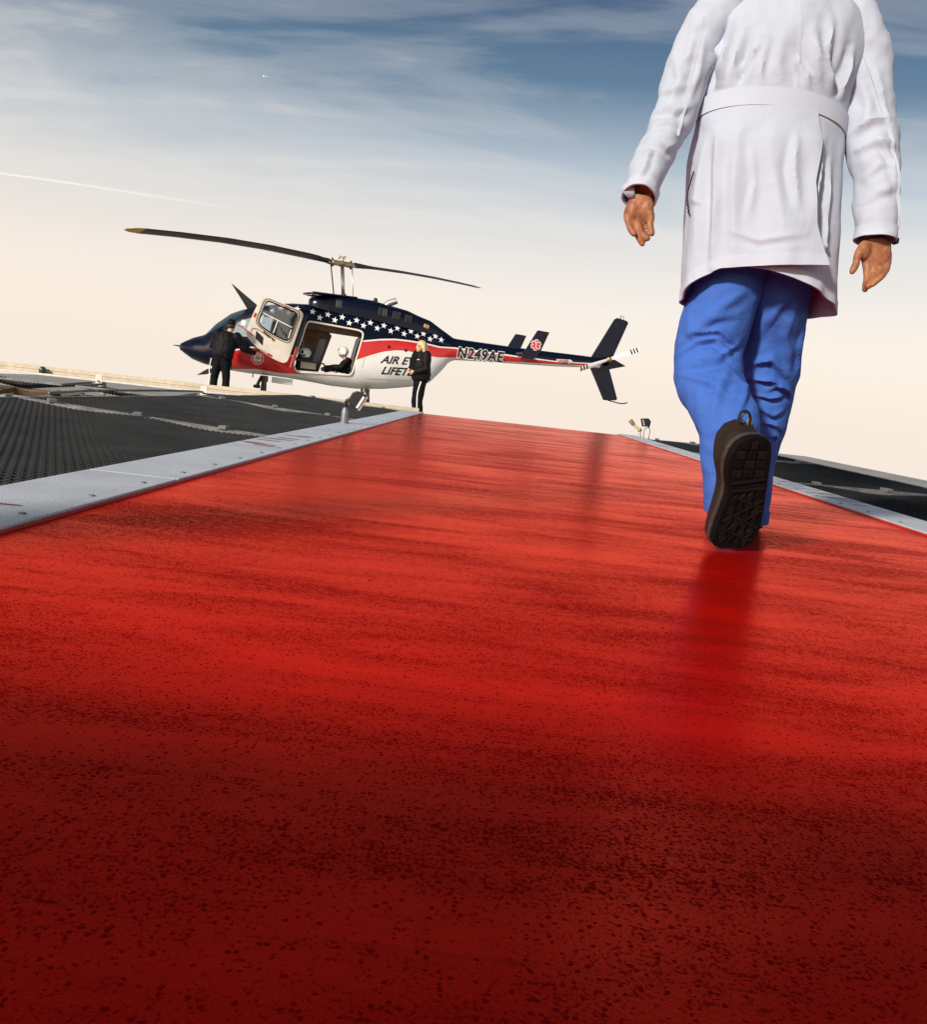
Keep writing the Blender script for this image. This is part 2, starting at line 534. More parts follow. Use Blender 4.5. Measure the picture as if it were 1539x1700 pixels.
def plates(side):
    x0, x1 = ((-1.135, XL - 0.006) if side < 0 else (XR + 0.006, 1.905))
    ys = [-0.6, 2.50, 4.95, 7.42, 9.9, 11.62] if side < 0 else [-0.6, 1.9, 4.4, 6.85, 9.3, 11.62]
    for a, b in zip(ys[:-1], ys[1:]):
        p = MB().box(((x0 + x1) / 2, (a + b) / 2, 0.004), (x1 - x0, b - a - 0.007, 0.014)).build('edge_plate', M['plate'], wk, bevel=0.002)
        bx = (XL - 0.045) if side < 0 else (XR + 0.045)
        k = int(round((b - a) / 0.31))
        for i in range(k):
            yy = a + (i + 0.5) * (b - a) / k
            if yy < 0.8:
                continue
            bm_ = MB().tube([(bx, yy, 0.0105), (bx, yy, 0.0140)], [0.009, 0.007], 10)
            bm_.build('bolt', M['bolt'], p)
    g = MB().box(((x0 + x1) / 2, 5.4, -0.035), (x1 - x0 + 0.004, 12.0, 0.06)).build('joint_strip', M['dark_gap'], wk)
    # painted edge of the walkway coating
    xe = XL - 0.0022 if side < 0 else XR + 0.0022
    MB().box((xe, 5.4, -0.03), (0.004, 11.99, 0.072)).build('coating_edge', M['red_edge'], wk)
    return x0, x1


pl = plates(-1)
pr = plates(1)


def streak(x, y, ln, wd, ang, z=0.0122):
    """dried brush mark on a plate"""
    n = 9
    pts = []
    for i in range(n):
        t = i / (n - 1)
        h = wd * (math.sin(math.pi * t) ** 0.6 + 0.1) * random.uniform(0.6, 1.2)
        pts.append(((t - 0.5) * ln, h))
    for i in reversed(range(n)):
        t = i / (n - 1)
        pts.append(((t - 0.5) * ln, -wd * (math.sin(math.pi * t) ** 0.6 + 0.1) * random.uniform(0.6, 1.2)))
    c, s = math.cos(ang), math.sin(ang)
    f = lambda zz: (lambda a, b: (x + a * c - b * s, y + a * s + b * c, zz))
    MB().prism(pts, f(z - 0.0006), f(z + 0.0006)).build('paint_streak', M['streak'], wk)


for (px, py, ln) in [(418, 734, .16), (432, 737, .2), (446, 731, .17), (460, 729, .22), (478, 728, .16), (492, 724, .2), (506, 725, .12), (440, 740, .14)]:
    p = at(px, py, 5)
    p = CAM + (p - CAM) * (0.35 - 0.012) / (0.35 - p[2])
    streak(min(max(p[0], -1.08), -0.93), p[1], ln * 0.75, 0.012, R(random.uniform(-14, 10)))
p = at(8, 837, 2)
p = CAM + (p - CAM) * 0.338 / (0.35 - p[2])
streak(p[0] - 0.02, p[1], 0.11, 0.006, R(5))
for i, (px, py) in enumerate([(1308, 800), (1322, 806), (1340, 812), (1352, 818), (1368, 820), (1384, 826), (1398, 829), (1412, 833), (1424, 838)]):
    p = at(px, py, 5)
    p = CAM + (p - CAM) * 0.338 / (0.35 - p[2])
    streak(min(max(p[0], 1.74), 1.86), p[1], random.uniform(0.08, 0.15), 0.007, R(random.uniform(-25, 15)))
for (px, py) in [(1190, 768), (1096, 739), (1110, 742)]:
    p = at(px, py, 5)
    p = CAM + (p - CAM) * 0.338 / (0.35 - p[2])
    streak(min(max(p[0], 1.74), 1.86), p[1], 0.13, 0.012, 0.0)


def net_mesh(x0, x1, z0, z1, y0, y1, pitch, wr, sag):
    """woven chain-link sheet: zig-zag wires with the weave's rise and fall"""
    nx = int(abs(x1 - x0) / (pitch / 2))
    ny = int((y1 - y0) / pitch)
    sgn = 1 if x1 > x0 else -1
    V, F = [], []
    i = np.arange(nx + 1)
    t = i / nx
    for k in range(ny):
        yb = y0 + (k + 0.5) * pitch
        v = (yb - y0) / (y1 - y0)
        X = x0 + (x1 - x0) * t
        Y = yb + np.where((i + k) % 2 == 0, 0.52, -0.52) * pitch
        Z = z0 + (z1 - z0) * t - sag * np.sin(np.pi * t) * (0.35 + 0.65 * math.sin(math.pi * v)) + 0.012 * np.sin(7 * X + 3.1 * Y) * np.sin(np.pi * t) + np.where(i % 2 == 0, wr * 1.3, -wr * 1.3)
        o = len(V) * 1
        for q, (dy, dz) in enumerate(((wr, -wr), (0, wr * 1.2), (-wr, -wr))):
            pass
        base = sum(len(a) for a in V)
        ring = np.stack([np.stack([X, Y + wr, Z - wr], 1), np.stack([X, Y, Z + wr * 1.2], 1), np.stack([X, Y - wr, Z - wr], 1)], 1).reshape(-1, 3)
        V.append(ring)
        a = base + 3 * i[:-1]
        for q in range(3):
            q2 = (q + 1) % 3
            F.append(np.stack([a + q, a + q2, a + 3 + q2, a + 3 + q], 1))
    return np.concatenate(V), np.concatenate(F)


def fast_mesh(name, V, F, mat):
    me = bpy.data.meshes.new(name)
    me.vertices.add(len(V))
    me.vertices.foreach_set('co', V.astype(np.float32).ravel())
    me.loops.add(F.size)
    me.loops.foreach_set('vertex_index', F.astype(np.int32).ravel())
    me.polygons.add(len(F))
    me.polygons.foreach_set('loop_start', np.arange(0, F.size, 4, dtype=np.int32))
    me.materials.append(mat)
    me.update(calc_edges=True)
    me.validate()
    return me


def safety_net(x0, x1, z0, z1, y0, y1, mat, label, group, pitch=0.026, clips=3, sag=0.02):
    r = thing('safety_net', label, 'net', ((x0 + x1) / 2, (y0 + y1) / 2, min(z0, z1)), 0, group)
    b = r.location
    V, F = net_mesh(x0, x1, z0, z1, y0, y1, pitch, 0.0040, sag)
    V = V - np.array(b)
    o = bpy.data.objects.new('net_wire', fast_mesh('net_wire', V, F, mat))
    C.objects.link(o)
    o.parent = r
    o['kind'] = 'stuff'
    up = -0.008
    for a, c in (((x0, y0, z0), (x1, y0, z1)), ((x0, y1 - 0.03, z0), (x1, y1 - 0.03, z1)), ((x1, y0, z1), (x1, y1, z1)), ((x0, y0, z0), (x0, y1, z0))):
        f = MB().bar((a[0], a[1], a[2] + up), (c[0], c[1], c[2] + up), 0.034, 0.034)
        f.build('frame_bar', M['frame'], r, base=b, bevel=0.003)
    for i in range(clips):
        t = (i + 0.6) / clips
        p = Vector((x0 + (x1 - x0) * t, y1 - 0.02, z0 + (z1 - z0) * t + 0.018))
        MB().box(p, (0.045, 0.075, 0.022), Matrix.Rotation(0.3 * i, 3, 'Z')).build('clip', M['bolt'], r, base=b, bevel=0.004)
    return r


names = ['nearest', 'second', 'third', 'farthest']
ylist = [(-0.9, 2.08), (2.12, 4.80), (4.84, 7.86), (7.90, 11.85)]
lab_l = ['steel mesh safety net at the left edge of the photo, nearest the viewer',
         'dark steel mesh net beside the left white edge plate, in full shade',
         'steel mesh net panel left of the walkway, half in sunlight, near the small floodlight',
         'sunlit grey steel mesh net panel left of the walkway, below the helicopter']
for (a, b), lb in zip(ylist, lab_l):
    safety_net(-1.15, -2.58, -0.02, 0.045, a, b, M['net'], lb, 'safety nets beside the walkway', pitch=0.030)
lab_r = ['black mesh safety net right of the walkway, at the right edge of the photo',
         'black mesh net panel right of the walkway, seen beyond the walking person\'s shoe',
         'small far black mesh net panel right of the walkway, behind the trouser legs']
for (a, b), lb in zip([(2.4, 5.9), (5.94, 8.9), (8.94, 11.6)], lab_r):
    safety_net(1.92, 3.30, -0.03, -0.004, a, b, M['net_black'], lb, 'safety nets beside the walkway', sag=0.02)

# bracing under the nets, seen through the gap at the far left
tr = thing('steel_truss', 'sunlit rusty steel truss below the pad edge at the far left', 'truss', (-6.0, 12.2, -2.0))
tb = tr.location
for yy, zz in ((10.6, -0.62), (11.6, -0.46), (12.5, -0.34)):
    MB().bar((-9.5, yy, zz), (-2.9, yy, zz), 0.09, 0.11).build('chord', M['brown_steel'], tr, base=tb, bevel=0.006)
for i in range(15):
    x = -9.4 + i * 0.45
    MB().bar((x, 10.5, -0.62), (x + (0.4 if i % 2 else -0.4), 12.6, -0.30), 0.05, 0.06).build('brace', M['brown_steel'], tr, base=tb)
for i in range(8):
    x = -9.3 + i * 0.85
    MB().bar((x, 11.6, -3.2), (x, 11.6, -0.46), 0.08, 0.08).build('leg', M['brown_steel'], tr, base=tb)
    MB().bar((x, 11.6, -1.9), (x + 0.85, 11.6, -0.5), 0.05, 0.05).build('brace', M['brown_steel'], tr, base=tb)

# rail along the pad's front edge
pe = thing('pad_edge_rail', 'cream steel rail with white flange along the front edge of the pad', 'rail', (-5.6, 13.0, PADZ))
eb = pe.location
xa, xb = -11.0, -1.05
MB().bar((xa, 13.02, 0.02), (xb, 13.02, -0.006), 0.05, 0.055).build('top_rail', M['cream_steel'], pe, base=eb, bevel=0.004)
MB().bar((xa, 12.93, -0.085), (-3.2, 12.90, -0.075), 0.13, 0.03).build('flange', M['white_steel'], pe, base=eb, bevel=0.004)
MB().bar((xa, 13.02, -0.05), (xb, 13.02, -0.06), 0.03, 0.07).build('web', M['cream_steel'], pe, base=eb)
for x in (-7.4, -5.75, -4.2, -2.9):
    MB().box((x, 12.86, -0.09), (0.10, 0.012, 0.19)).build('bracket_plate', M['white_steel'], pe, base=eb, bevel=0.004)
    MB().tube([(x, 12.84, -0.09), (x, 12.85, -0.09)], 0.018, 8).build('bolt', M['bolt'], pe, base=eb)
    MB().bar((x, 13.0, -0.42), (x, 13.0, -0.1), 0.07, 0.07).build('post', M['cream_steel'], pe, base=eb)
for i, (x0, x1) in enumerate(((-7.3, -5.85), (-5.65, -4.3), (-4.1, -3.0))):
    # shallow mesh tray slung between two brackets
    r = thing('edge_net', ['dark mesh tray under the cream rail, far left of the photo', 'dark mesh tray under the cream rail, left of the standing man',
                           'dark mesh tray under the cream rail, in front of the helicopter nose'][i], 'net', (x0, 12.5, -0.5), 0, 'mesh trays under the pad edge rail')
    V, F = net_mesh(x0, x1, -0.16, -0.16, 11.95, 12.84, 0.05, 0.006, 0.10)
    V = V - np.array(r.location)
    o = bpy.data.objects.new('net_wire', fast_mesh('net_wire', V, F, M['net_black']))
    C.objects.link(o)
    o.parent = r
    o['kind'] = 'stuff'
    for a, c in (((x0, 11.95, -.16), (x1, 11.95, -.16)), ((x0, 11.95, -.16), (x0, 12.84, -.12)), ((x1, 11.95, -.16), (x1, 12.84, -.12))):
        MB().bar(a, c, 0.03, 0.03).build('frame_bar', M['frame'], r, base=r.location)
lamp = thing('marker_light', 'small dark green dome light on the white flange, far left', 'light', (-6.62, 12.92, -0.07))
MB().ball((0, 0, 0.05), (0.05, 0.05, 0.055), 14, 10).build('lens', M['green'], lamp, True)
MB().tube([(0, 0, 0), (0, 0, 0.045)], 0.05, 14).build('base', M['black'], lamp)
# loose cable lying over the net edge
tag(MB().tube(spline([(-2.62, 5.2, .07), (-2.9, 6.6, .06), (-2.75, 8.2, .075), (-3.2, 10.0, .0), (-3.0, 11.6, -.02), (-3.4, 12.8, -.05)], 40), 0.009, 6).build('cable', M['frame'], smooth=True),
    'thin grey cable running along the outer edge of the left nets', 'cable')

# low wall and canopy added out of view to darken the near walkway
pw = thing('added_shade_wall', 'low grey wall added unseen behind the viewer to shade the near walkway', 'wall', (0.0, -0.9, -0.1))
MB().box((0, 0, 0.48), (14.0, 0.2, 0.96)).build('wall', M['wall'], pw)
MB().box((0, 0, 0.982), (14.1, 0.28, 0.04)).build('coping', M['frame'], pw)
ec = thing('added_shade_canopy', 'dark flat canopy on two posts, added unseen above the viewer to shade the near walkway', 'canopy', (0.35, -0.75, -0.1))
MB().box((-2.9, 0.0, 2.1), (0.2, 0.2, 4.2)).build('post', M['frame'], ec)
MB().box((3.4, 0.0, 2.1), (0.2, 0.2, 4.2)).build('post', M['frame'], ec)
MB().box((0.35, 1.9, 4.32), (6.9, 4.3, 0.2)).build('shade_slab', M['shade_canopy'], ec, bevel=0.01)

# ------------------------------------------------------------------ small fixtures
fl = thing('floodlight', 'black box floodlight on grey conduit stub on the left edge plate', 'light', (-1.085, 6.62, 0.011))
MB().tube([(0, 0, 0), (0, 0, .012)], [0.036, 0.034], 12).build('base', M['frame'], fl)
mb = MB().tube([(0, 0, .012), (0, 0, .085), (0, 0, .10), (0, 0, .118)], [.027, .027, .024, .015], 12)
mb.build('conduit_box', pm('grey_cast_conduit', (0.23, 0.25, 0.27), 0.5, 0.5, vs=40), fl, True, angle=40)
MB().tube(spline([(0, 0, .11), (0, 0, .145), (.004, 0, .17), (.03, 0, .18)], 12), 0.012, 8).build('elbow', M['black'], fl, True)
hd = thing('tmp', 'x', 'x')
bpy.data.objects.remove(hd)
mb = MB()
rot = Matrix.Rotation(R(28), 3, 'Y')
hc = Vector((.085, -.005, .185))
poly = [(-.055, -.03), (-.035, -.055), (.05, -.068), (.05, .068), (-.035, .055), (-.055, .03)]
mb.prism(poly, lambda a, b: hc + rot @ Vector((a, -.05, b)), lambda a, b: hc + rot @ Vector((a, .05, b)))
h = mb.build('lamp_head', M['black'], fl, bevel=0.008)
MB().box(hc + rot @ Vector((.052, 0, 0)), (.006, .088, .118), rot).build('lens', M['lens'], h)
MB().box(hc + rot @ Vector((.035, -.053, 0)), (.016, .006, .10), rot).build('rim_strip', M['lens'], h)

fr_ = thing('floodlight', 'black floodlight on two thin bracket legs, right edge plate', 'light', (2.01, 11.35, -0.01))
for s in (-1, 1):
    MB().tube(spline([(.03 * s, 0, 0.0), (.036 * s, 0, .10), (.012 * s + .005, 0, .15)], 10), 0.0045, 6).build('leg', M['frame'], fr_, True)
    MB().tube([(.03 * s, 0, 0), (.03 * s, 0, .02)], [.013, .008], 8).build('foot', M['black'], fr_)
MB().bar((0.01, 0, .14), (.02, 0, .20), .02, .025, (0, 1, 0)).build('bracket', M['black'], fr_)
hc2 = Vector((-.03, 0, .205))
rot2 = Matrix.Rotation(R(-8), 3, 'Y')
poly = [(-.062, .052), (.03, .052), (.058, .015), (.05, -.02), (.01, -.05), (-.045, -.05)]
mb = MB().prism(poly, lambda a, b: hc2 + rot2 @ Vector((a, -.05, b)), lambda a, b: hc2 + rot2 @ Vector((a, .05, b)))
h = mb.build('lamp_head', M['black'], fr_, bevel=0.008)
MB().bar(hc2 + rot2 @ Vector((-.045, -.052, .036)), hc2 + rot2 @ Vector((-.028, -.052, -.036)), .006, .022, (0, 1, 0)).build('lens', M['lens'], h)

nz = thing('nozzle', 'tan brass nozzle on a cream elbow pipe, end of the right edge plate', 'nozzle', (1.945, 11.5, 0.0))
MB().tube([(.0, 0, 0), (0, 0, .03)], [.03, .024], 10).build('base', M['cream_steel'], nz)
MB().tube(spline([(0, 0, .02), (0, 0, .06), (-.01, 0, .095), (-.05, 0, .12), (-.10, 0, .155)], 16), [.016] * 16, 8).build('elbow', M['cream_steel'], nz, True)
MB().ball((-.005, 0, .09), (.03, .028, .026)).build('joint', M['tan'], nz, True)
MB().tube([(-.09, 0, .148), (-.095, 0, .152), (-.14, 0, .20), (-.142, 0, .203)], [.022, .026, .029, .024], 12).build('tip', M['tan'], nz, True, angle=40)
# ------------------------------------------------------------------ helicopter (local x aft, y away from the viewer, z up)
HL = (-3.70, 20.3, PADZ)
heli = thing('helicopter', 'navy, red and white air ambulance helicopter with stars and an open cabin door', 'helicopter', HL, R(13))

PROF = [  # x, bottom, top, half width
    (-3.36, 1.07, 1.12, .03), (-3.33, 1.00, 1.16, .09), (-3.26, .95, 1.21, .16), (-3.08, .84, 1.31, .30), (-2.84, .765, 1.40, .42), (-2.64, .73, 1.65, .50),
    (-2.32, .69, 1.92, .585), (-2.09, .67, 2.03, .625), (-1.86, .66, 2.11, .645), (-1.5, .66, 2.21, .66), (-1.05, .65, 2.30, .66),
    (-.6, .625, 2.33, .66), (0, .575, 2.29, .66), (.58, .57, 2.24, .655), (1.19, .63, 2.18, .61), (1.79, .74, 2.11, .50), (2.25, .89, 2.06, .385),
    (2.52, 1.20, 2.02, .295), (2.66, 1.41, 1.985, .245), (2.78, 1.47, 1.965, .225), (3.2, 1.50, 1.955, .21), (4.45, 1.56, 1.93, .175), (5.3, 1.60, 1.93, .155), (5.93, 1.65, 1.93, .13), (6.35, 1.68, 1.92, .115)]


def prof(x):
    return lerp_table(PROF, x)


def zmax(x):
    """height of the widest point"""
    zb, zt, _ = prof(x)
    return zb + (zt - zb) * float(np.interp(x, [-3.4, -2.6, -1.8, .5, 2.0, 2.8, 6.4], [.45, .38, .38, .42, .48, .5, .5]))


def hw(x, z):
    """half width of the hull at (x, z)"""
    zb, zt, W = prof(x)
    zm = zmax(x)
    if z >= zm:
        t = (z - zm) / max(zt - zm, 1e-4)
        n = float(np.interp(x, [-3.4, -2.4, -1.2, .8, 2.3, 2.9], [2.0, 2.0, 2.9, 2.9, 2.2, 2.1]))
    else:
        t = (zm - z) / max(zm - zb, 1e-4)
        n = float(np.interp(x, [-3.4, -2.2, -1.2, .8, 2.3, 2.9], [2.0, 2.4, 2.8, 2.6, 2.2, 2.1]))
    t = min(max(t, 0), 1)
    return W * (1 - t ** n) ** (1 / n)


R0 = [(-3.4, .0), (-2.30, .0), (-2.2, .715), (-1.67, .775), (-1.26, .745), (-.76, .755), (-.2, .85), (.49, 1.22), (.8, 1.36), (1.06, 1.46), (1.35, 1.525), (1.59, 1.54), (1.85, 1.515), (2.08, 1.485), (2.35, 1.48), (2.76, 1.53), (3.9, 1.575), (4.4, 1.605), (5.3, 1.65), (6.4, 1.74)]
R1 = [(-3.4, .0), (-2.30, .0), (-2.2, 1.10), (-1.77, 1.22), (-1.4, 1.18), (-.87, 1.12), (-.2, 1.25), (.49, 1.60), (.97, 1.70), (1.3, 1.745), (1.63, 1.75), (2.05, 1.735), (2.35, 1.70), (2.71, 1.725), (3.9, 1.71), (4.4, 1.70), (5.3, 1.70), (6.4, 1.77)]
R2 = [(x, z + (0.032 if -2.25 < x < 5 else 0.022 if x >= 5 else 0.0)) for x, z in R1]

xs = sorted(set(list(np.linspace(-3.36, -2.0, 26)) + list(np.linspace(-2.0, 2.8, 60)) + list(np.linspace(2.8, 6.35, 24)) + [-2.30, -2.2]))
mb = MB()
NB, NRd, NT_ = 12, 6, 16
rows, mats_ = [], []
for x in xs:
    zb, zt, W = prof(x)
    e = 1e-3
    r0 = min(max(lerp_table(R0, x)[0], zb + e), zt - 4 * e)
    r1 = min(max(lerp_table(R1, x)[0], r0 + e), zt - 3 * e)
    r2 = min(max(lerp_table(R2, x)[0], r1 + e), zt - 2 * e)
    zs = [zb + (r0 - zb) * (1 - math.cos(math.pi / 2 * i / NB)) for i in range(NB)]
    zs += [r0 + (r1 - r0) * i / NRd for i in range(NRd)] + [r1]
    zs += [r2 + (zt - r2) * math.sin(math.pi / 2 * i / NT_) for i in range(NT_ + 1)]
    near = [(x, -hw(x, z), z) for z in zs]
    far = [(x, hw(x, z), z) for z in zs][::-1]
    rows.append(near[:-1] + [(x, 0, zt)] + far[1:-1] + [(x, 0, zb)])
nr = len(rows[0])
K = NB + NRd + 1 + NT_          # index of the top point
vs = [p for r in rows for p in r]
fs, fm = [], []
for i in range(len(rows) - 1):
    for j in range(nr):
        j2 = (j + 1) % nr
        fs.append((i * nr + j, i * nr + j2, (i + 1) * nr + j2, (i + 1) * nr + j))
        k = j if j < K else (nr - 2 - j if j < nr - 1 else 0)
        mi = 0 if k < NB else (1 if k < NB + NRd else (0 if k < NB + NRd + 1 else 2))
        if xs[i] < -2.21:
            mi = 2
        fm.append(mi)
mb.add(vs, fs)
mb.m = fm
mb.add([], [])
mb.f += [tuple(range(nr)), tuple((len(rows) - 1) * nr + j for j in range(nr))]
mb.m += [2, 2]
hull = mb.build('fuselage', [M['heli_white'], M['heli_red'], M['navy'], M['interior']], heli, True)


def rounded(poly, r, n=5):
    """round the corners of a 2D polygon"""
    out = []
    k = len(poly)
    for i in range(k):
        p, a, b = np.array(poly[i]), np.array(poly[i - 1]), np.array(poly[(i + 1) % k])
        da, db = (a - p), (b - p)
        ra = min(r, np.linalg.norm(da) * .45)
        rb = min(r, np.linalg.norm(db) * .45)
        s, e = p + da / np.linalg.norm(da) * ra, p + db / np.linalg.norm(db) * rb
        for t in np.linspace(0, 1, n):
            out.append(tuple((1 - t) ** 2 * s + 2 * t * (1 - t) * p + t * t * e))
    return out


OPEN = rounded([(-.66, 1.93), (-.90, .95), (-.80, .80), (.40, .86), (.585, 1.80), (.50, 1.86)], .09)
WIN = rounded([(-2.46, 1.56), (-2.12, 1.84), (-1.78, 1.97), (-1.36, 2.0), (-1.46, 1.46), (-2.05, 1.42)], .07)
for poly in (OPEN, WIN):
    cut = MB().prism(poly, lambda a, b: (a, -1.2, b), lambda a, b: (a, 1.2, b)).build('cutter', [M['interior']])
    cut.location = heli.location
    cut.rotation_euler = heli.rotation_euler
    bo = hull.modifiers.new('b', 'BOOLEAN')
    bo.operation = 'DIFFERENCE'
    bo.object = cut
    bo.solver = 'EXACT'
    bo.material_mode = 'TRANSFER'
    evaluated(hull)
    bpy.data.objects.remove(cut)
hull.data.polygons.foreach_set('use_smooth', [True] * len(hull.data.polygons))
hull.data.set_sharp_from_angle(angle=R(35))


def on_hull(a, b, off=0.004, side=-1):
    return (a, side * (hw(a, b) + off), b)


def decal(polys, name, mat, parent=hull, off=0.004, surf=on_hull):
    """flat shapes (lists of 2D loops fanned round a centre) laid on the hull"""
    d = MB()
    for poly in polys:
        c = (sum(p[0] for p in poly) / len(poly), sum(p[1] for p in poly) / len(poly))
        n = len(poly)
        mid = [((p[0] + c[0]) / 2, (p[1] + c[1]) / 2) for p in poly]
        vs = [surf(*p, off) for p in poly] + [surf(*p, off) for p in mid] + [surf(*c, off)]
        fs = []
        for i in range(n):
            j = (i + 1) % n
            fs += [(i, j, n + j, n + i), (n + i, n + j, 2 * n)]
        d.add(vs, fs)
    return d.build(name, mat, parent)


# seals round the openings
def seal(poly, name, mat, wd, off=0.01):
    for side in (-1, 1):
        MB().tube([on_hull(p[0], p[1], off, side) for p in poly + poly[:2]], wd, 6).build(name, mat, hull, True)


seal(OPEN, 'door_frame', M['door_inner'], .022)
seal(WIN, 'window_seal', M['black'], .014, .004)
pane = MB()
for side in (-1, 1):
    c = (-1.85, 1.7)
    vs = [on_hull(*p, -.004, side) for p in WIN] + [on_hull(*c, -.004, side)]
    n = len(WIN)
    MB().add(vs, [(i, (i + 1) % n, n) for i in range(n)]).build('side_window', M['glass'], hull, True)

# windshield in two panes
for side in (-1, 1):
    P = []
    for x in np.linspace(-2.78, -2.02, 16):
        zb, zt, _ = prof(x)
        z0 = float(np.interp(x, [-2.78, -2.55, -2.02], [1.40, 1.55, 1.93]))
        P.append([(x, side * max(hw(x, z) + .004, .012), z + .003) for z in z0 + (zt - .001 - z0) * np.sin(np.linspace(0.0, math.pi / 2, 12))])
    MB().grid(P).build('windshield', M['wind'], hull, True)


def star_poly(cx, cz, r, rot=0.0, q=.40):
    return [(cx + r * (1 if i % 2 == 0 else q) * math.sin(rot + math.pi * i / 5), cz + r * (1 if i % 2 == 0 else q) * math.cos(rot + math.pi * i / 5)) for i in range(10)]


UP = [(-.56, 2.16), (-.23, 2.14), (.09, 2.12), (.41, 2.09), (.72, 2.075), (1.03, 2.05), (1.34, 2.03), (1.66, 2.005), (1.96, 1.985), (2.25, 1.965)]
LO = [(-.40, 2.05), (-.07, 2.035), (.25, 2.01), (.57, 1.99), (.88, 1.97), (1.19, 1.95), (1.50, 1.925), (1.81, 1.91), (2.12, 1.885), (2.39, 1.90)]
for (x, z) in UP + LO + [(-.9, 2.18), (-1.25, 2.14), (-1.08, 2.07), (-1.42, 2.06)]:
    decal([star_poly(x, z - .012, .075, .12)], 'star', M['star'], off=.006)


def text_polys(s, size, shear=0.0, bold=0.0, spacing=1.0, extr=0.0):
    cu = bpy.data.curves.new('txt', 'FONT')
    cu.body = s
    cu.size = size
    cu.shear = shear
    cu.offset = bold
    cu.space_character = spacing
    cu.resolution_u = 3
    o = bpy.data.objects.new('txt', cu)
    C.objects.link(o)
    bpy.context.view_layer.update()
    dg = bpy.context.evaluated_depsgraph_get()
    me = o.evaluated_get(dg).to_mesh()
    vs = [tuple(v.co) for v in me.vertices]
    fs = [tuple(p.vertices) for p in me.polygons]
    o.evaluated_get(dg).to_mesh_clear()
    bpy.data.objects.remove(o)
    return vs, fs


def lettering(s, x, z, size, mat, name, shear=0, bold=0, spacing=1, width=None, off=.005, slope=0.0, surf=on_hull, parent=hull, grow=0.0):
    vs, fs = text_polys(s, size, shear, bold, spacing)
    w0 = min(v[0] for v in vs)
    w1 = max(v[0] for v in vs)
    k = (width / (w1 - w0)) if width else 1.0
    q = [surf(x + (v[0] - w0) * k, z + v[1] + slope * (v[0] - w0) * k, off) for v in vs]
    return MB().add(q, fs).build(name, mat, parent)


lettering('AIR EVAC', 1.0, 1.205, .235, M['black'], 'lettering', .38, .006, 1.0, 1.18, slope=.05)
lettering('LIFETEAM', 1.05, .965, .235, M['black'], 'lettering', .38, .006, 1.0, 1.15, slope=.05)
flat_boom = lambda a, b, off=.004: (a, -(hw(a, 1.72) + off), b)
lettering('N249AE', 2.79, 1.545, .33, M['star'], 'registration_backing', .12, .024, 1.06, 1.14, off=.004, surf=flat_boom)
lettering('N249AE', 2.80, 1.548, .325, M['black'], 'registration', .12, .013, 1.08, 1.12, off=.008, surf=flat_boom)
# small danger arrow on the boom
decal([[(5.22, 1.70), (5.55, 1.72), (5.55, 1.69), (5.64, 1.75), (5.55, 1.80), (5.55, 1.79), (5.22, 1.77)]], 'danger_arrow', M['star'], off=.006)
lettering('DANGER', 5.24, 1.712, .075, M['heli_red'], 'danger_lettering', 0, .002, 1, .29, off=.010, slope=.05)
# round badge on the red panel
def disc(cx, cz, r, n=28):
    return [(cx + r * math.cos(2 * math.pi * i / n), cz + r * math.sin(2 * math.pi * i / n)) for i in range(n)]


bd = decal([disc(-1.66, 1.0, .132)], 'badge', M['star'], off=.005)
decal([disc(-1.66, 1.0, .121)], 'badge_ring', M['heli_red'], bd, off=.008)
decal([disc(-1.66, 1.0, .088)], 'badge_field', M['star'], bd, off=.011)
decal([[(-1.735, .985), (-1.70, 1.03), (-1.66, 1.055), (-1.60, 1.03), (-1.585, .985), (-1.66, .975)], [(-1.72, .955), (-1.60, .955), (-1.63, .925), (-1.69, .925)]], 'badge_mark', M['tan'], bd, off=.014)
# little fuel caps and panel latches
for x, z in ((1.17, 1.58), (1.56, 1.55)):
    MB().tube([on_hull(x, z, -.002), on_hull(x, z, .008)], .035, 12).build('filler_cap', M['black'], hull)
for (a, b) in (((.75, .82), (1.9, .90)), ((.62, 1.05), (.70, 1.60)), ((1.9, 1.86), (2.6, 1.80)), ((.6, 2.0), (.62, 2.2))):
    MB().tube([on_hull(a[0] + (b[0] - a[0]) * t, a[1] + (b[1] - a[1]) * t, .0) for t in np.linspace(0, 1, 14)], .003, 5).build('panel_joint', M['frame'], hull)

# engine cowling on the roof
CW = [(-.66, 2.25, 2.44, .20), (-.60, 2.22, 2.50, .30), (-.45, 2.2, 2.555, .36), (-.2, 2.2, 2.57, .40), (.22, 2.18, 2.60, .42), (.74, 2.14, 2.585, .42), (1.1, 2.1, 2.53, .41), (1.56, 2.05, 2.46, .38), (1.84, 2.0, 2.37, .30), (2.13, 1.98, 2.295, .215), (2.42, 1.93, 2.13, .14), (2.69, 1.9, 1.985, .08)]
P = []
for x in np.linspace(-.66, 2.69, 60):
    zb, zt, W = lerp_table(CW, x)
    ring = []
    for t in np.linspace(0, math.pi, 25):
        c, s = math.cos(t), math.sin(t)
        ring.append((x, -W * math.copysign(abs(c) ** .55, c), zb + (zt - zb) * s ** .55))
    P.append(ring + [(x, 0, zb)])
mb = MB().grid(P, wrap=True)
n = len(P[0])
mb.f += [tuple(range(n)), tuple((len(P) - 1) * n + j for j in range(n))]
mb.m += [0, 0]
cow = mb.build('cowling', M['navy'], heli, True, angle=40)
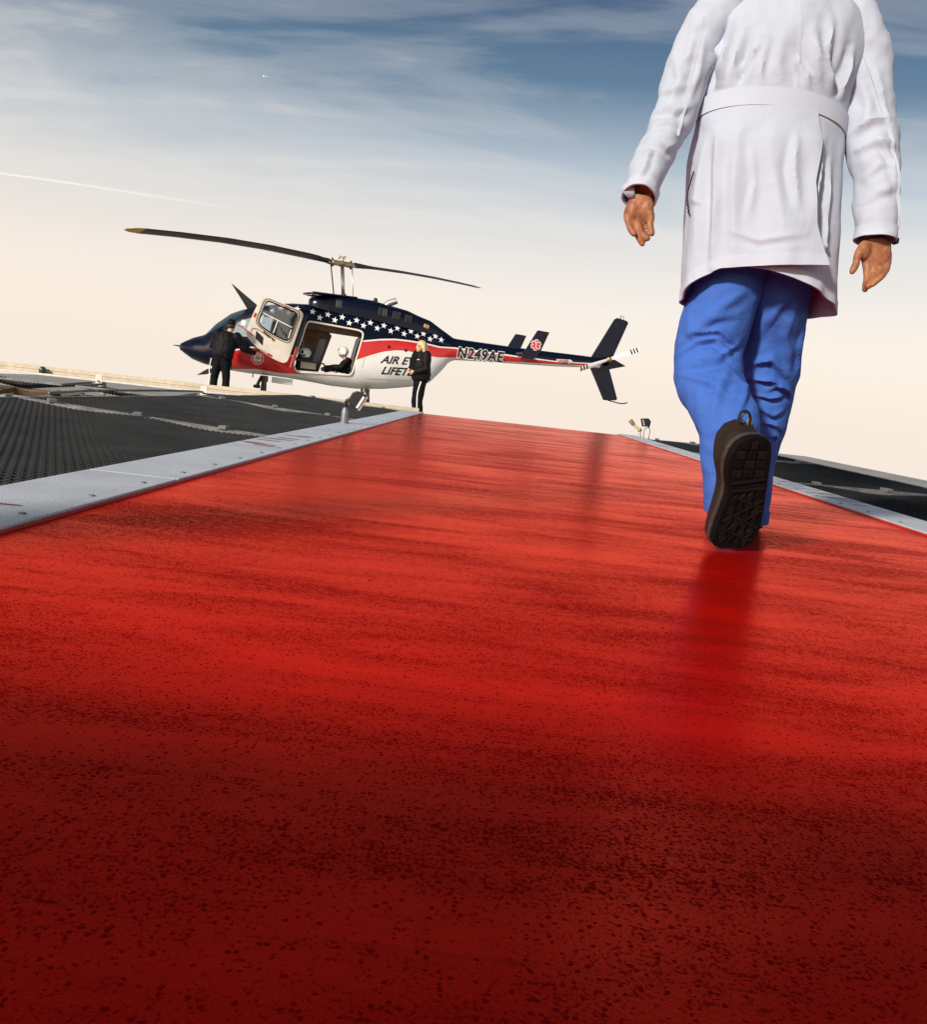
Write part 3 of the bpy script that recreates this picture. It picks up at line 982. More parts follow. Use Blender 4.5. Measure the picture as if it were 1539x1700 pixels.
# forward lip of the transmission fairing
MB().tube(spline([(-.30, -.40, 2.565), (-.62, -.33, 2.555), (-.76, 0, 2.55), (-.62, .33, 2.555), (-.30, .40, 2.565)], 24), 0.03, 8, flat=[(.05, .022)] * 24).build('fairing_lip', M['navy'], cow, True)
MB().box((-.1, 0, 2.585), (1.0, .66, .035)).build('fairing_roof', M['navy'], cow, bevel=.012)
for x0, wd in ((-.02, .10), (.98, .20), (1.3, .18), (1.58, .16)):
    zb, zt, W = lerp_table(CW, x0)
    MB().box((x0, -W - .0, zb + (zt - zb) * .52), (wd, .02, .17), Matrix.Rotation(R(5), 3, 'Y')).build('louvre', M['black'], cow, bevel=.006)
for x0 in (-.05, .0, .05, 1.0, 1.06):
    zb, zt, W = lerp_table(CW, x0)
    MB().box((x0 - .0, -W - .013, zb + (zt - zb) * .5), (.014, .012, .16)).build('latch', M['frame'], cow)
MB().box((2.02, -.25, 2.15), (.13, .03, .09), Matrix.Rotation(R(12), 3, 'Y')).build('vent_scoop', M['tan'], cow, bevel=.01)
MB().tube([(1.02, -.12, 2.46), (1.12, -.14, 2.56), (1.30, -.16, 2.64)], [.09, .10, .095], 14, flat=[(.09, .07), (.10, .075), (.095, .07)]).build('exhaust_pipe', M['alu'], cow, True, angle=40)
MB().tube([(.83, 0, 2.56), (.83, 0, 2.63), (.83, 0, 2.66)], [.05, .05, .02], 12).build('beacon', M['black'], cow, True)

# rotor
mast = MB().tube([(.11, 0, 2.5), (.02, 0, 3.25)], .042, 12).build('mast', M['alu'], heli, True)
MB().tube([(.105, 0, 2.58), (.10, 0, 2.66)], [.075, .055], 12).build('swashplate', M['bronze'], mast, True)
yr = R(13)


def h_local(p):
    d = np.array(p) - np.array(HL)
    return Vector((d[0] * math.cos(yr) + d[1] * math.sin(yr), -d[0] * math.sin(yr) + d[1] * math.cos(yr), d[2]))


hub = Vector((0.0, 0.0, 3.31))
tips = [h_local(at(207, 381, 15.75)), h_local(at(797, 478, 24.8))]
axis = (tips[1] - tips[0]).normalized()
for tip, s in zip(tips, (1, -1)):
    d = (tip - hub)
    L = d.length
    d.normalize()
    lat = d.cross(Vector((0, 0, 1))).normalized()
    up = lat.cross(d).normalized()
    pitch = R(13) * (1 if s > 0 else 1)
    ch = lat * math.cos(pitch) + up * math.sin(pitch) * (-1)
    nn = ch.cross(d).normalized()
    P, Q = [], []
    secs = [(.07, .07, .05), (.10, .10, .045), (.15, .17, .03), (.19, .19, .024), (.6, .185, .021), (.955, .175, .016)]
    for (t, c, th) in [(.07, .05, .05), (.10, .07, .045), (.15, .14, .032), (.2, .165, .025), (.4, .165, .023), (.6, .165, .022), (.8, .165, .02), (.94, .165, .018)]:
        bow = up * (0.16 * math.sin(math.pi * t) * (0.6 if s > 0 else 0.35))
        o_ = hub + d * (L * t) + bow
        P.append([o_ + ch * (c * math.cos(a)) + nn * (th * math.sin(a) * (1.3 if math.cos(a) > 0 else .8)) for a in np.linspace(0, 2 * math.pi, 14, endpoint=False)])
    bl = MB().grid(P, wrap=True)
    bl.f += [tuple(range(14)), tuple((len(P) - 1) * 14 + j for j in range(14))]
    bl.m += [0, 0]
    blade = bl.build('rotor_blade', M['blade'], heli, True, angle=50)
    P = []
    for (t, c, th) in [(.9405, .165, .018), (.97, .14, .014), (1.0, .04, .006)]:
        bow = up * (0.16 * math.sin(math.pi * t) * (0.6 if s > 0 else 0.35))
        o_ = hub + d * (L * t) + bow
        P.append([o_ + ch * (c * math.cos(a)) + nn * (th * math.sin(a)) for a in np.linspace(0, 2 * math.pi, 14, endpoint=False)])
    bl = MB().grid(P, wrap=True)
    bl.f += [tuple(range(14)), tuple(2 * 14 + j for j in range(14))]
    bl.m += [0, 0]
    bl.build('blade_tip', M['yellow'] if s > 0 else M['blade'], blade, True, angle=50)
    MB().tube([hub + d * .12, hub + d * .30, hub + d * .46], [.06, .065, .045], 10).build('blade_grip', M['bronze'], blade, True)
    MB().tube([hub + d * .30 - up * .09, hub + d * .30 + up * .10], [.03, .022], 8).build('drag_bolt', M['black'], blade)
    # pitch link from swash plate to grip
    top = hub + d * .26 + Vector((-.06 * s, 0, -.03))
    MB().tube([(top.x * .9 + .1, top.y * .6, 2.62), top], .014, 8).build('pitch_link', M['alu'] if s < 0 else M['black'], mast)
hb = MB().ball(hub, (.13, .13, .07), 14, 8).build('rotor_hub', M['bronze'], heli, True)
MB().bar(hub - axis * .34, hub + axis * .34, .15, .075).build('yoke', M['bronze'], hb, bevel=.015)
MB().tube([hub, hub + Vector((0, 0, .13))], [.05, .03], 10).build('mast_nut', M['alu'], hb)
for a in (.5, 2.2):
    MB().bar(hub + Vector((-.10 * math.cos(a), -.10 * math.sin(a), .10)), hub + Vector((.10 * math.cos(a), .10 * math.sin(a), .17)), .025, .025).build('lift_lug', M['tan'], hb)

# tail
def slab(poly, y0, th, name, mat, parent=heli, bev=.006):
    return MB().prism(poly, lambda a, b: (a, y0 - th / 2, b), lambda a, b: (a, y0 + th / 2, b)).build(name, mat, parent, bevel=bev)


fin = slab([(6.12, 1.90), (6.60, 2.88), (6.66, 2.915), (6.90, 2.875), (6.95, 2.83), (6.66, 1.95), (7.03, 1.80), (6.62, 1.68), (6.92, .99), (6.88, .955), (6.58, .93), (6.14, 1.66)], .02, .07, 'tail_fin', M['navy'])
MB().tube([(6.76, .02, 2.89), (6.74, .02, 2.98)], .012, 6).build('fin_antenna', M['frame'], fin)
MB().tube([(6.82, .02, 2.88), (6.83, .02, 2.97), (6.78, .02, 2.98)], .008, 6).build('fin_antenna', M['frame'], fin)
MB().tube(spline([(6.62, .02, .955), (6.85, .02, .915), (7.05, .02, .895), (7.2, .02, .93)], 14), .014, 8).build('tail_skid', M['black'], fin, True)
st = MB()
P = []
for y in np.linspace(-.98, .98, 9):
    P.append([(4.36 + .22 * math.cos(a), y, 1.79 + .03 * math.sin(a)) for a in np.linspace(0, 2 * math.pi, 14, endpoint=False)])
st.grid(P, wrap=True)
stab = st.build('stabilizer', M['navy'], heli, True)
EF = [(4.14, 1.66), (4.16, 1.76), (4.43, 2.30), (4.46, 2.315), (4.72, 2.30), (4.56, 1.84), (4.42, 1.66)]
for y in (-1.0, 1.0):
    ef = slab(EF, y, .035, 'end_fin', M['navy'], stab)
    if y < 0:
        sl_surf = lambda a, b, off=.004: (a, -1.0 - .0175 - off, b)
        bars, barsb = [], []
        cx, cz = 4.435, 1.985
        for k in range(3):
            an = R(60 * k) + R(5)
            u = np.array([math.sin(an), math.cos(an)])
            v = np.array([u[1], -u[0]])
            for L_, w_, lst in ((.122, .040, barsb), (.108, .027, bars)):
                lst.append([tuple(np.array([cx, cz]) + u * L_ * a + v * w_ * b) for a, b in ((1, 1), (1, -1), (-1, -1), (-1, 1))])
        for i_, q in enumerate(barsb):
            decal([q], 'medical_star_edge', M['star'], ef, .003 + .0006 * i_, sl_surf)
        for i_, q in enumerate(bars):
            decal([q], 'medical_star', M['heli_red'], ef, .007 + .0006 * i_, sl_surf)
        decal([[(4.43, 1.91), (4.442, 1.91), (4.442, 2.06), (4.43, 2.06)], [(4.415, 2.02), (4.455, 2.03), (4.452, 2.04), (4.41, 2.03)], [(4.418, 1.965), (4.455, 1.985), (4.452, 1.995), (4.415, 1.975)]], 'medical_staff', M['star'], ef, .011, sl_surf)
trc = Vector((6.50, -.24, 1.905))
MB().tube([(6.5, 0, 1.84), (6.5, -.10, 1.87), trc], [.10, .06, .03], 12).build('tail_gearbox', M['navy'], heli, True)
trh = MB().ball(trc, (.07, .05, .06)).build('tail_rotor_hub', M['bronze'], heli, True)
a = Vector((7.23 - 5.84, 0, 2.20 - 1.59)).normalized()
pp = Vector((-a.z, 0, a.x))
for s in (1, -1):
    tl = MB()
    segs = [(.05, .56, M['heli_white']), (.56, .60, M['black']), (.60, .635, M['heli_white']), (.635, .675, M['black']), (.675, .71, M['heli_white']), (.71, .75, M['black']), (.75, .78, M['heli_white'])]
    wd = .062
    root = None
    for u0, u1, mt in segs:
        q = MB()
        n_ = Vector((0, 1, 0))
        w0 = wd if u0 > .1 else .035
        tw = .35
        lat_ = pp * math.cos(tw) + n_ * math.sin(tw) * s
        thk = lat_.cross(a) * .010
        vs = []
        for u, ww in ((u0, w0), (u1, wd)):
            for sx_, st_ in ((-1, 0), (0, 1), (1, 0), (0, -1)):
                vs.append(trc + a * (s * u) + lat_ * (ww * sx_) + thk * st_)
        q.add(vs, [(0, 1, 2, 3), (4, 5, 6, 7)] + [(i, (i + 1) % 4, 4 + (i + 1) % 4, 4 + i) for i in range(4)])
        o = q.build('tail_rotor_blade' if root is None else 'blade_band', mt, heli if root is None else root)
        root = root or o

# landing gear
for x in (-1.5, .78):
    pts = spline([(x, -1.08, .05), (x, -1.02, .22), (x, -.80, .46), (x, -.45, .56), (x, 0, .585), (x, .45, .56), (x, .80, .46), (x, 1.02, .22), (x, 1.08, .05)], 40)
    ct = MB().tube(pts, .042, 10).build('cross_tube', M['black'], heli, True)
    for s in (-.28, .28):
        MB().box((x, s, .575), (.16, .10, .14)).build('saddle', M['interior'], ct, bevel=.02)
for y in (-1.08, 1.08):
    MB().tube(spline([(-2.35, y, .26), (-2.15, y, .12), (-1.9, y, .05), (-1.0, y, .045), (1.2, y, .045)], 30), .045, 10).build('skid', M['black'], heli, True)
MB().box((-1.10, -.34, .57), (.46, .03, .13), Matrix.Rotation(R(2), 3, 'Y')).build('boarding_step', M['heli_white'], heli, bevel=.008)
MB().tube([(-1.55, -.36, .64), (-1.62, -.38, .46), (-1.62, -.38, .36)], [.03, .035, .05], 10).build('search_light', M['black'], heli)
MB().box((-1.64, -.39, .40), (.15, .1, .07)).build('search_light_body', M['black'], heli, bevel=.015)
MB().tube([(-1.75, -.2, .67), (-1.75, -.2, .58)], .012, 6).build('belly_antenna', M['black'], heli)
# wire cutters, pitot
slab([(-2.36, 2.57), (-2.33, 2.56), (-1.72, 2.14), (-1.86, 2.07), (-1.98, 2.06), (-2.08, 2.20)], 0, .02, 'wire_cutter', M['black'], heli, .003)
slab([(-2.97, .50), (-2.75, .54), (-2.40, .70), (-2.50, .72), (-2.75, .66)], 0, .02, 'wire_cutter', M['black'], heli, .003)
MB().tube([(-3.5, 0, 1.10), (-3.33, 0, 1.09)], [.008, .02], 8).build('pitot_tube', M['black'], heli)
MB().ball((-3.31, 0, 1.08), (.06, .085, .09)).build('nose_cap', M['black'], heli, True)
MB().box((-2.0, -.70, 1.72), (.10, .03, .12), Matrix.Rotation(R(15), 3, 'Y')).build('vent_window', M['heli_white'], heli, bevel=.01)

# the open cabin door, hinged on the slanted post and swung forward towards the viewer
HT, HB = Vector((-.735, -.68, 2.10)), Vector((-1.03, -.69, .94))
FT, FB = Vector((-1.66, -.74, 2.35)), Vector((-1.95, -.80, 1.46))
dn = (FT - HT).cross(HB - HT).normalized()
if dn.y > 0:
    dn = -dn


def dpt(u, v, off=0.0):
    """u 0 hinge .. 1 free edge, v 0 bottom .. 1 top"""
    b = HB.lerp(FB, u)
    t = HT.lerp(FT, u)
    b = b - Vector((0, 0, .10)) * math.sin(math.pi * u) * .9
    return b.lerp(t, v) + dn * off


outer = rounded([(0.0, 0.0), (1.0, 0.0), (1.02, .5), (1.0, 1.0), (0.0, 1.0)], .11, 6)
inner = rounded([(.13, .40), (.87, .40), (.87, .94), (.13, .94)], .10, 6)


def resample(poly, n):
    P = np.array(poly + poly[:1])
    s = np.concatenate([[0], np.cumsum(np.linalg.norm(np.diff(P, axis=0), axis=1))])
    return [(float(np.interp(t, s, P[:, 0])), float(np.interp(t, s, P[:, 1]))) for t in np.linspace(0, s[-1], n, endpoint=False)]


def align(poly, c):
    return sorted(poly, key=lambda p: math.atan2(p[1] - c[1], p[0] - c[0]))


oc = (.5, .65)
NN = 64
angs = np.linspace(-math.pi, math.pi, NN, endpoint=False)


def ray_hit(poly, c, a):
    d = np.array([math.cos(a), math.sin(a)])
    best = None
    for i in range(len(poly)):
        p, q = np.array(poly[i]) - c, np.array(poly[(i + 1) % len(poly)]) - c
        e = q - p
        den = d[0] * e[1] - d[1] * e[0]
        if abs(den) < 1e-9:
            continue
        t = (p[0] * e[1] - p[1] * e[0]) / den
        u = (p[0] * d[1] - p[1] * d[0]) / den
        if t > 0 and -1e-6 <= u <= 1 + 1e-6 and (best is None or t > best):
            best = t
    return tuple(np.array(c) + d * best)


oo = [ray_hit(outer, oc, a) for a in angs]
ii = [ray_hit(inner, oc, a) for a in angs]
loops = [[dpt(*p, .03) for p in oo], [dpt(*p, .03) for p in ii], [dpt(*p, -.03) for p in ii], [dpt(*p, -.03) for p in oo]]
db = MB()
vs = [p for l in loops for p in l]
fs = []
for k in range(4):
    k2 = (k + 1) % 4
    for i in range(NN):
        j = (i + 1) % NN
        fs.append((k * NN + i, k * NN + j, k2 * NN + j, k2 * NN + i))
db.add(vs, fs)
door = db.build('cabin_door', M['door_inner'], heli, bevel=.006)
MB().add([dpt(*p, .0) for p in ii] + [dpt(.5, .66, .0)], [(i, (i + 1) % NN, NN) for i in range(NN)]).build('window_pane', M['glass'], door)
MB().tube([dpt(*p, .034) for p in ii + ii[:2]], .016, 6).build('window_seal', M['black'], door, True)
i2 = [(.5 + (p[0] - .5) * 1.13, .66 + (p[1] - .66) * 1.13) for p in ii]
MB().tube([dpt(*p, .03) for p in i2 + i2[:2]], .012, 6).build('window_trim', M['interior'], door, True)
# sliding-pane bars
for (a_, b_) in (((.16, .66), (.86, .66)), ((.50, .42), (.50, .66)), ((.16, .45), (.16, .62)), ((.82, .45), (.82, .62))):
    MB().bar(dpt(*a_, .012), dpt(*b_, .012), .02, .035, dn).build('window_bar', M['heli_white'], door)
pk = [(.62, .10), (.80, .12), (.84, .26), (.66, .24)]
MB().prism(pk, lambda u, v: dpt(u, v, .028), lambda u, v: dpt(u, v, .036)).build('map_pocket', M['black'], door)
MB().tube([dpt(.44, .31, .035), dpt(.5, .325, .06), dpt(.62, .33, .06), dpt(.70, .34, .035)], .016, 8).build('door_handle', M['black'], door)
MB().box(dpt(.46, .31, .04), (.05, .02, .045)).build('latch_plate', M['tan'], door)
MB().tube(spline([dpt(.55, .30, .033), dpt(.8, .31, .033), dpt(.92, .24, .033), dpt(.92, .16, .033)], 16), .01, 6).build('arm_rest', M['interior'], door, True)
for u, v, sz in ((.40, .965, .11), (.975, .52, .10), (.42, .03, .11)):
    e = dpt(u + .01, v) - dpt(u - .01, v) if v > .9 or v < .1 else dpt(u, v + .01) - dpt(u, v - .01)
    c_ = dpt(u, v, .036)
    e.normalize()
    MB().bar(c_ - e * sz * .5, c_ + e * sz * .5, .045, .006, dn).build('reflector', M['heli_red'], door)
MB().tube([dpt(.86, .13, .04), dpt(1.08, .10, .02), dpt(1.25, .04, .0)], .012, 6).build('door_strap', M['heli_red'], door)
# slanted post behind the door's hinge
MB().bar((-.68, -.665, 2.06), (-.93, -.675, .92), .05, .06, (0, 1, 0)).build('door_post', M['navy'], heli, bevel=.012)
MB().bar((-.84, -.685, 1.34), (-.95, -.69, .88), .05, .10, (0, 1, 0)).build('post_panel', M['heli_red'], heli, bevel=.01)

# cabin: forward seat back with a window behind it, litter tray, aft seats
cabin = MB().prism([(-.86, .84), (-.30, .86), (-.06, 1.72), (-.16, 1.82), (-.70, 1.88)], lambda a, b: (a, .50, b), lambda a, b: (a, .56, b)).build('cabin_partition', M['interior'], heli, bevel=.01)
MB().prism(rounded([(-.46, 1.08), (-.30, 1.08), (-.17, 1.62), (-.33, 1.62)], .05), lambda a, b: (a, .49, b), lambda a, b: (a, .497, b)).build('partition_window', pm('grey_window_blind', (.33, .40, .45), .4), cabin)
MB().prism([(-.72, 1.95), (.56, 1.86), (.54, 1.76), (-.70, 1.80)], lambda a, b: (a, .05, b), lambda a, b: (a, .58, b)).build('ceiling_liner', M['interior'], heli, bevel=.01)
seat = MB().box((-.66, .1, 1.10), (.40, .8, .07)).build('forward_seat', M['black'], heli, bevel=.02)
MB().box((-.72, .15, 1.42), (.10, .5, .60), Matrix.Rotation(R(-12), 3, 'Y')).build('backrest', M['interior'], seat, bevel=.03)
MB().box((-.56, -.25, .98), (.34, .1, .16)).build('seat_base', M['door_inner'], seat)
MB().tube([(-.42, -.2, 1.06), (-.40, -.2, .86)], .02, 8).build('leg', M['black'], seat)
MB().bar((-.86, -.42, 1.065), (-.20, -.42, 1.045), .05, .03).build('litter_rail', M['black'], heli)
MB().tube(spline([(-.25, -.40, 1.05), (-.12, -.42, .95), (.0, -.44, .90), (.10, -.46, .89)], 14), .012, 6).build('strap', M['black'], heli, True)
aft = MB().box((.47, .1, 1.3), (.09, 1.0, .86), Matrix.Rotation(R(11), 3, 'Y')).build('aft_seat', M['black'], heli, bevel=.03)
for y in (-.35, .05, .4):
    MB().bar((.36, y, .95), (.50, y - .08, 1.66), .05, .02, (1, 0, 0)).build('harness', M['frame'], aft)

hl = thing('flight_helmet', 'white flight helmet lying on the cabin seat behind the open door', 'helmet', tuple(Vector(HL) + Matrix.Rotation(R(13), 3, 'Z') @ Vector((-.66, -.28, 1.135))), R(13))
mb = MB().ball((0, 0, .115), (.145, .12, .115), 20, 14)
hs = mb.build('shell', M['helmet'], hl, True)
MB().box((.05, -.06, .06), (.12, .14, .10)).build('ear_cup', M['helmet'], hl, bevel=.04)
MB().ball((-.05, -.105, .12), (.035, .02, .04)).build('visor_knob', M['black'], hl, True)
MB().tube([(-.11, -.06, .06), (-.06, -.10, .045), (.02, -.12, .05)], .014, 6).build('boom_microphone', M['black'], hl, True)
# ------------------------------------------------------------------ people
def nv(p):
    return np.array(p, float)


def head_shapes(mb, c, s=1.0, yaw=0.0):
    """skull, jaw, nose, ears; faces +y turned by yaw"""
    rz = Matrix.Rotation(yaw, 3, 'Z')
    c = Vector(c)
    q = lambda v: c + rz @ (Vector(v) * s)
    mb.ball(q((0, -.012, .03)), (.076 * s, .096 * s, .096 * s), 20, 14, rot=rz)
    mb.ball(q((0, .025, -.035)), (.060 * s, .070 * s, .085 * s), 18, 12, rot=rz)
    mb.ball(q((0, .055, -.085)), (.032 * s, .032 * s, .028 * s), 12, 8, rot=rz)
    mb.tube([q((0, .085, .025)), q((0, .10, -.005)), q((0, .108, -.022)), q((0, .085, -.032))], [.009 * s, .012 * s, .015 * s, .012 * s], 8)
    mb.ball(q((0, .083, -.06)), (.024 * s, .012 * s, .009 * s), 10, 8, rot=rz)
    for e in (-1, 1):
        mb.ball(q((.077 * e, -.012, -.005)), (.010 * s, .020 * s, .032 * s), 10, 8, rot=rz)
        mb.ball(q((.03 * e, .072, .012)), (.020 * s, .016 * s, .014 * s), 10, 8, rot=rz)


def limb_grid(rows, n_along, n_round, lat0=(1, 0, 0)):
    """rows (x, y, z, a, b): a across, b in depth -> grid of points and outward normals"""
    S = spline(rows, n_along)
    P = S[:, :3]
    T = np.gradient(P, axis=0)
    T /= np.linalg.norm(T, axis=1)[:, None]
    out = np.zeros((n_along, n_round, 3))
    nor = np.zeros_like(out)
    th = np.linspace(0, 2 * np.pi, n_round, endpoint=False)
    for i in range(n_along):
        lat = nv(lat0) - T[i] * (nv(lat0) @ T[i])
        lat /= np.linalg.norm(lat)
        dep = np.cross(lat, T[i])
        dep /= np.linalg.norm(dep)
        if dep[1] < 0:
            dep = -dep
        a, b = S[i, 3], S[i, 4]
        out[i] = P[i] + np.outer(np.cos(th) * a, lat) + np.outer(np.sin(th) * b, dep)
        nn = np.outer(np.cos(th) / a, lat) + np.outer(np.sin(th) / b, dep)
        nor[i] = nn / np.linalg.norm(nn, axis=1)[:, None]
    return out, nor


def sculpt(V, N, strokes, back=True, gain=1.7):
    """push folds into a surface: strokes = (points in (x, z), height, width)"""
    sh = V.shape
    v = V.reshape(-1, 3)
    n = N.reshape(-1, 3)
    disp = np.zeros(len(v))
    wgt = np.clip(-n[:, 1] * 1.3 + .12, 0, 1) if back else np.ones(len(v))
    for pts, amp, wd in strokes:
        pts = np.array(pts)
        best = np.full(len(v), 9.0)
        sgn = np.zeros(len(v))
        tt = np.zeros(len(v))
        k = len(pts) - 1
        for i in range(k):
            a, b = pts[i], pts[i + 1]
            e = b - a
            L2 = e @ e
            r = v[:, [0, 2]] - a
            t = np.clip((r @ e) / L2, 0, 1)
            d = r - t[:, None] * e
            dd = np.linalg.norm(d, axis=1)
            s = np.sign(r[:, 0] * e[1] - r[:, 1] * e[0])
            m_ = dd < best
            best[m_], sgn[m_], tt[m_] = dd[m_], s[m_], ((i + t) / k)[m_]
        sd_ = best * np.where(sgn == 0, 1, sgn)
        taper = np.clip(np.sin(np.pi * np.clip(tt, .03, .97)), 0, 1) ** .6
        prof_ = .55 * np.exp(-(sd_ / wd) ** 2) + .45 * np.exp(-np.abs(sd_) / (.45 * wd)) - .55 * np.exp(-((sd_ - 1.5 * wd) / wd) ** 2)
        disp += gain * amp * prof_ * taper * wgt
    return (v + n * disp[:, None]).reshape(sh)


def soft(V, N, amp, sc, seed):
    """broad soft undulation of loose cloth"""
    sh = V.shape
    v = V.reshape(-1, 3)
    n = N.reshape(-1, 3)
    d = np.array([noise.noise(Vector((p[0] * sc[0] + seed, p[1] * sc[1], p[2] * sc[2]))) + .45 * noise.noise(Vector((p[0] * sc[0] * 2.2, p[1] * sc[1] * 2.2 + seed, p[2] * sc[2] * 2.2))) for p in v])
    return (v + n * (d * amp)[:, None]).reshape(sh)


def ripple(V, N, amp, sc, seed):
    """irregular wrinkles"""
    sh = V.shape
    v = V.reshape(-1, 3)
    n = N.reshape(-1, 3)
    d = np.array([noise.ridged_multi_fractal(Vector((p[0] * sc[0] + seed, p[1] * sc[1], p[2] * sc[2])), .9, 2.1, 3, .9, 2.0) for p in v])
    d = (d - d.mean()) / (d.std() + 1e-6)
    return (v + n * np.clip(d, -1.5, 2.2)[:, None] * amp).reshape(sh)


def px_strokes(L, y):
    out = []
    for pts, amp, wd in L:
        out.append(([(at(a, b, y)[0], at(a, b, y)[2]) for a, b in pts], amp, wd))
    return out


def cloth(V, name, mat, parent, base, wrap=True, thick=.003, sharp=55):
    o = MB().grid([[tuple(p) for p in r] for r in V], wrap=wrap).build(name, mat, parent, True, base=base)
    so_ = o.modifiers.new('thick', 'SOLIDIFY')
    so_.thickness = thick
    so_.offset = -1
    pr_ = o.parent
    o.parent = None
    evaluated(o)
    o.data.set_sharp_from_angle(angle=R(sharp))
    o.parent = pr_
    return o


# ---- the doctor walking away
DB = (0.72, 2.62, 0.0)
doc = thing('person', 'person in a white coat and blue scrub trousers walking away up the red walkway', 'person', DB)

# body: one continuous skin
mb = MB()
head_shapes(mb, (.695, 2.66, 1.70))
mb.tube([(.695, 2.63, 1.46), (.695, 2.64, 1.58), (.695, 2.645, 1.66)], [.062, .056, .055], 16)
mb.tube([(.73, 2.62, .90), (.715, 2.62, 1.05), (.695, 2.62, 1.2), (.70, 2.62, 1.38), (.70, 2.625, 1.46), (.697, 2.63, 1.52)], 0.1, 20,
        flat=[(.13, .09), (.135, .095), (.13, .09), (.16, .095), (.15, .075), (.06, .055)], up=(0, 1, 0))
WL, WR_ = at(1068, 322, 2.50), at(1453, 392, 2.54)
mb.tube([(.53, 2.63, 1.45), (.455, 2.615, 1.31), (.425, 2.60, 1.17), tuple(WL)], [.05, .042, .038, .027], 14)
mb.tube([(.86, 2.63, 1.44), (.97, 2.60, 1.17), tuple(WR_)], [.05, .042, .028], 14)
mb.tube([(.64, 2.62, .92), (.62, 2.662, .55), (.652, 2.555, .385), (.664, 2.49, .30), (.676, 2.44, .24)], [.085, .055, .042, .034, .028], 14)
mb.tube([(.81, 2.62, .92), (.85, 2.80, .50), (.862, 2.90, .10), (.866, 2.92, .05)], [.085, .055, .04, .04], 14)
for z0 in ((.676, 2.43, .24, .662, 2.425, .06), (.865, 2.91, .06, .870, 3.05, .040)):
    mb.tube([z0[:3], z0[3:]], [.026, .022], 10)


def finger(pts, r0, r1):
    P = spline(pts, 9)
    mb.tube([tuple(p) for p in P], list(np.linspace(r0, r1, 9) + .0007 * np.sin(np.linspace(0, 3 * np.pi, 9))), 10)
    mb.ball(tuple(P[-1]), r1 * 1.02, 10, 8)


# left hand, palm turned back
y = 2.50
mb.tube([tuple(at(1067, 326, y)), tuple(at(1064, 340, y)), tuple(at(1060, 354, y)), tuple(at(1054, 367, y + .004))], .03, 18, flat=[(.030, .021), (.037, .019), (.040, .017), (.036, .014)], up=(0, 1, 0))
mb.ball(tuple(at(1075, 346, y - .008)), (.018, .016, .026), 12, 10)
mb.ball(tuple(at(1050, 350, y - .006)), (.015, .015, .030), 12, 10)
finger([at(1074, 345, y - .01), at(1081, 360, y - .014), at(1079, 374, y - .02), at(1082.5, 388, y - .024)], .0125, .0085)
finger([at(1041, 358, y), at(1043, 369, y - .008), at(1046, 380, y - .022), at(1052.5, 389, y - .034)], .0105, .0078)
finger([at(1047, 363, y), at(1052, 379, y - .008), at(1059, 391, y - .018), at(1066.5, 405, y - .022)], .0115, .0083)
finger([at(1055, 364, y + .004), at(1060, 378, y - .012), at(1066, 389, y - .026), at(1075, 396, y - .034)], .0112, .0085)
finger([at(1063, 362, y + .006), at(1066, 373, y + .002), at(1068, 384, y - .002), at(1070, 392, y - .008)], .011, .008)
# right hand, palm turned back
y = 2.54
mb.tube([tuple(at(1453, 396, y)), tuple(at(1453, 410, y)), tuple(at(1455, 425, y)), tuple(at(1456, 443, y))], .03, 18, flat=[(.031, .021), (.039, .019), (.043, .017), (.040, .014)], up=(0, 1, 0))
mb.ball(tuple(at(1434, 416, y - .009)), (.019, .017, .028), 12, 10)
mb.ball(tuple(at(1470, 418, y - .006)), (.015, .014, .034), 12, 10)
finger([at(1432, 412, y - .008), at(1424, 425, y - .018), at(1421, 439, y - .026), at(1415, 451, y - .03)], .0130, .0088)
finger([at(1440, 438, y), at(1439, 453, y - .006), at(1438.5, 466, y - .016), at(1436, 481, y - .024)], .0112, .0082)
finger([at(1450, 441, y), at(1450, 456, y - .010), at(1447, 466, y - .026), at(1441, 476, y - .038)], .0115, .0085)
finger([at(1461, 440, y), at(1461, 454, y - .012), at(1457, 463, y - .030), at(1449, 472, y - .044)], .0113, .0083)
finger([at(1472, 436, y), at(1472, 447, y - .012), at(1467, 456, y - .030), at(1458, 465, y - .046)], .0102, .0075)
body = blob(mb, 'body', M['skin'], doc, .0036, 3, base=DB)
mb = MB()
mb.ball((.695, 2.638, 1.745), (.084, .104, .098), 20, 14)
mb.ball((.695, 2.60, 1.70), (.078, .07, .09), 18, 12)
blob(mb, 'hair', M['hair_dark'], doc, .009, 2, base=DB)

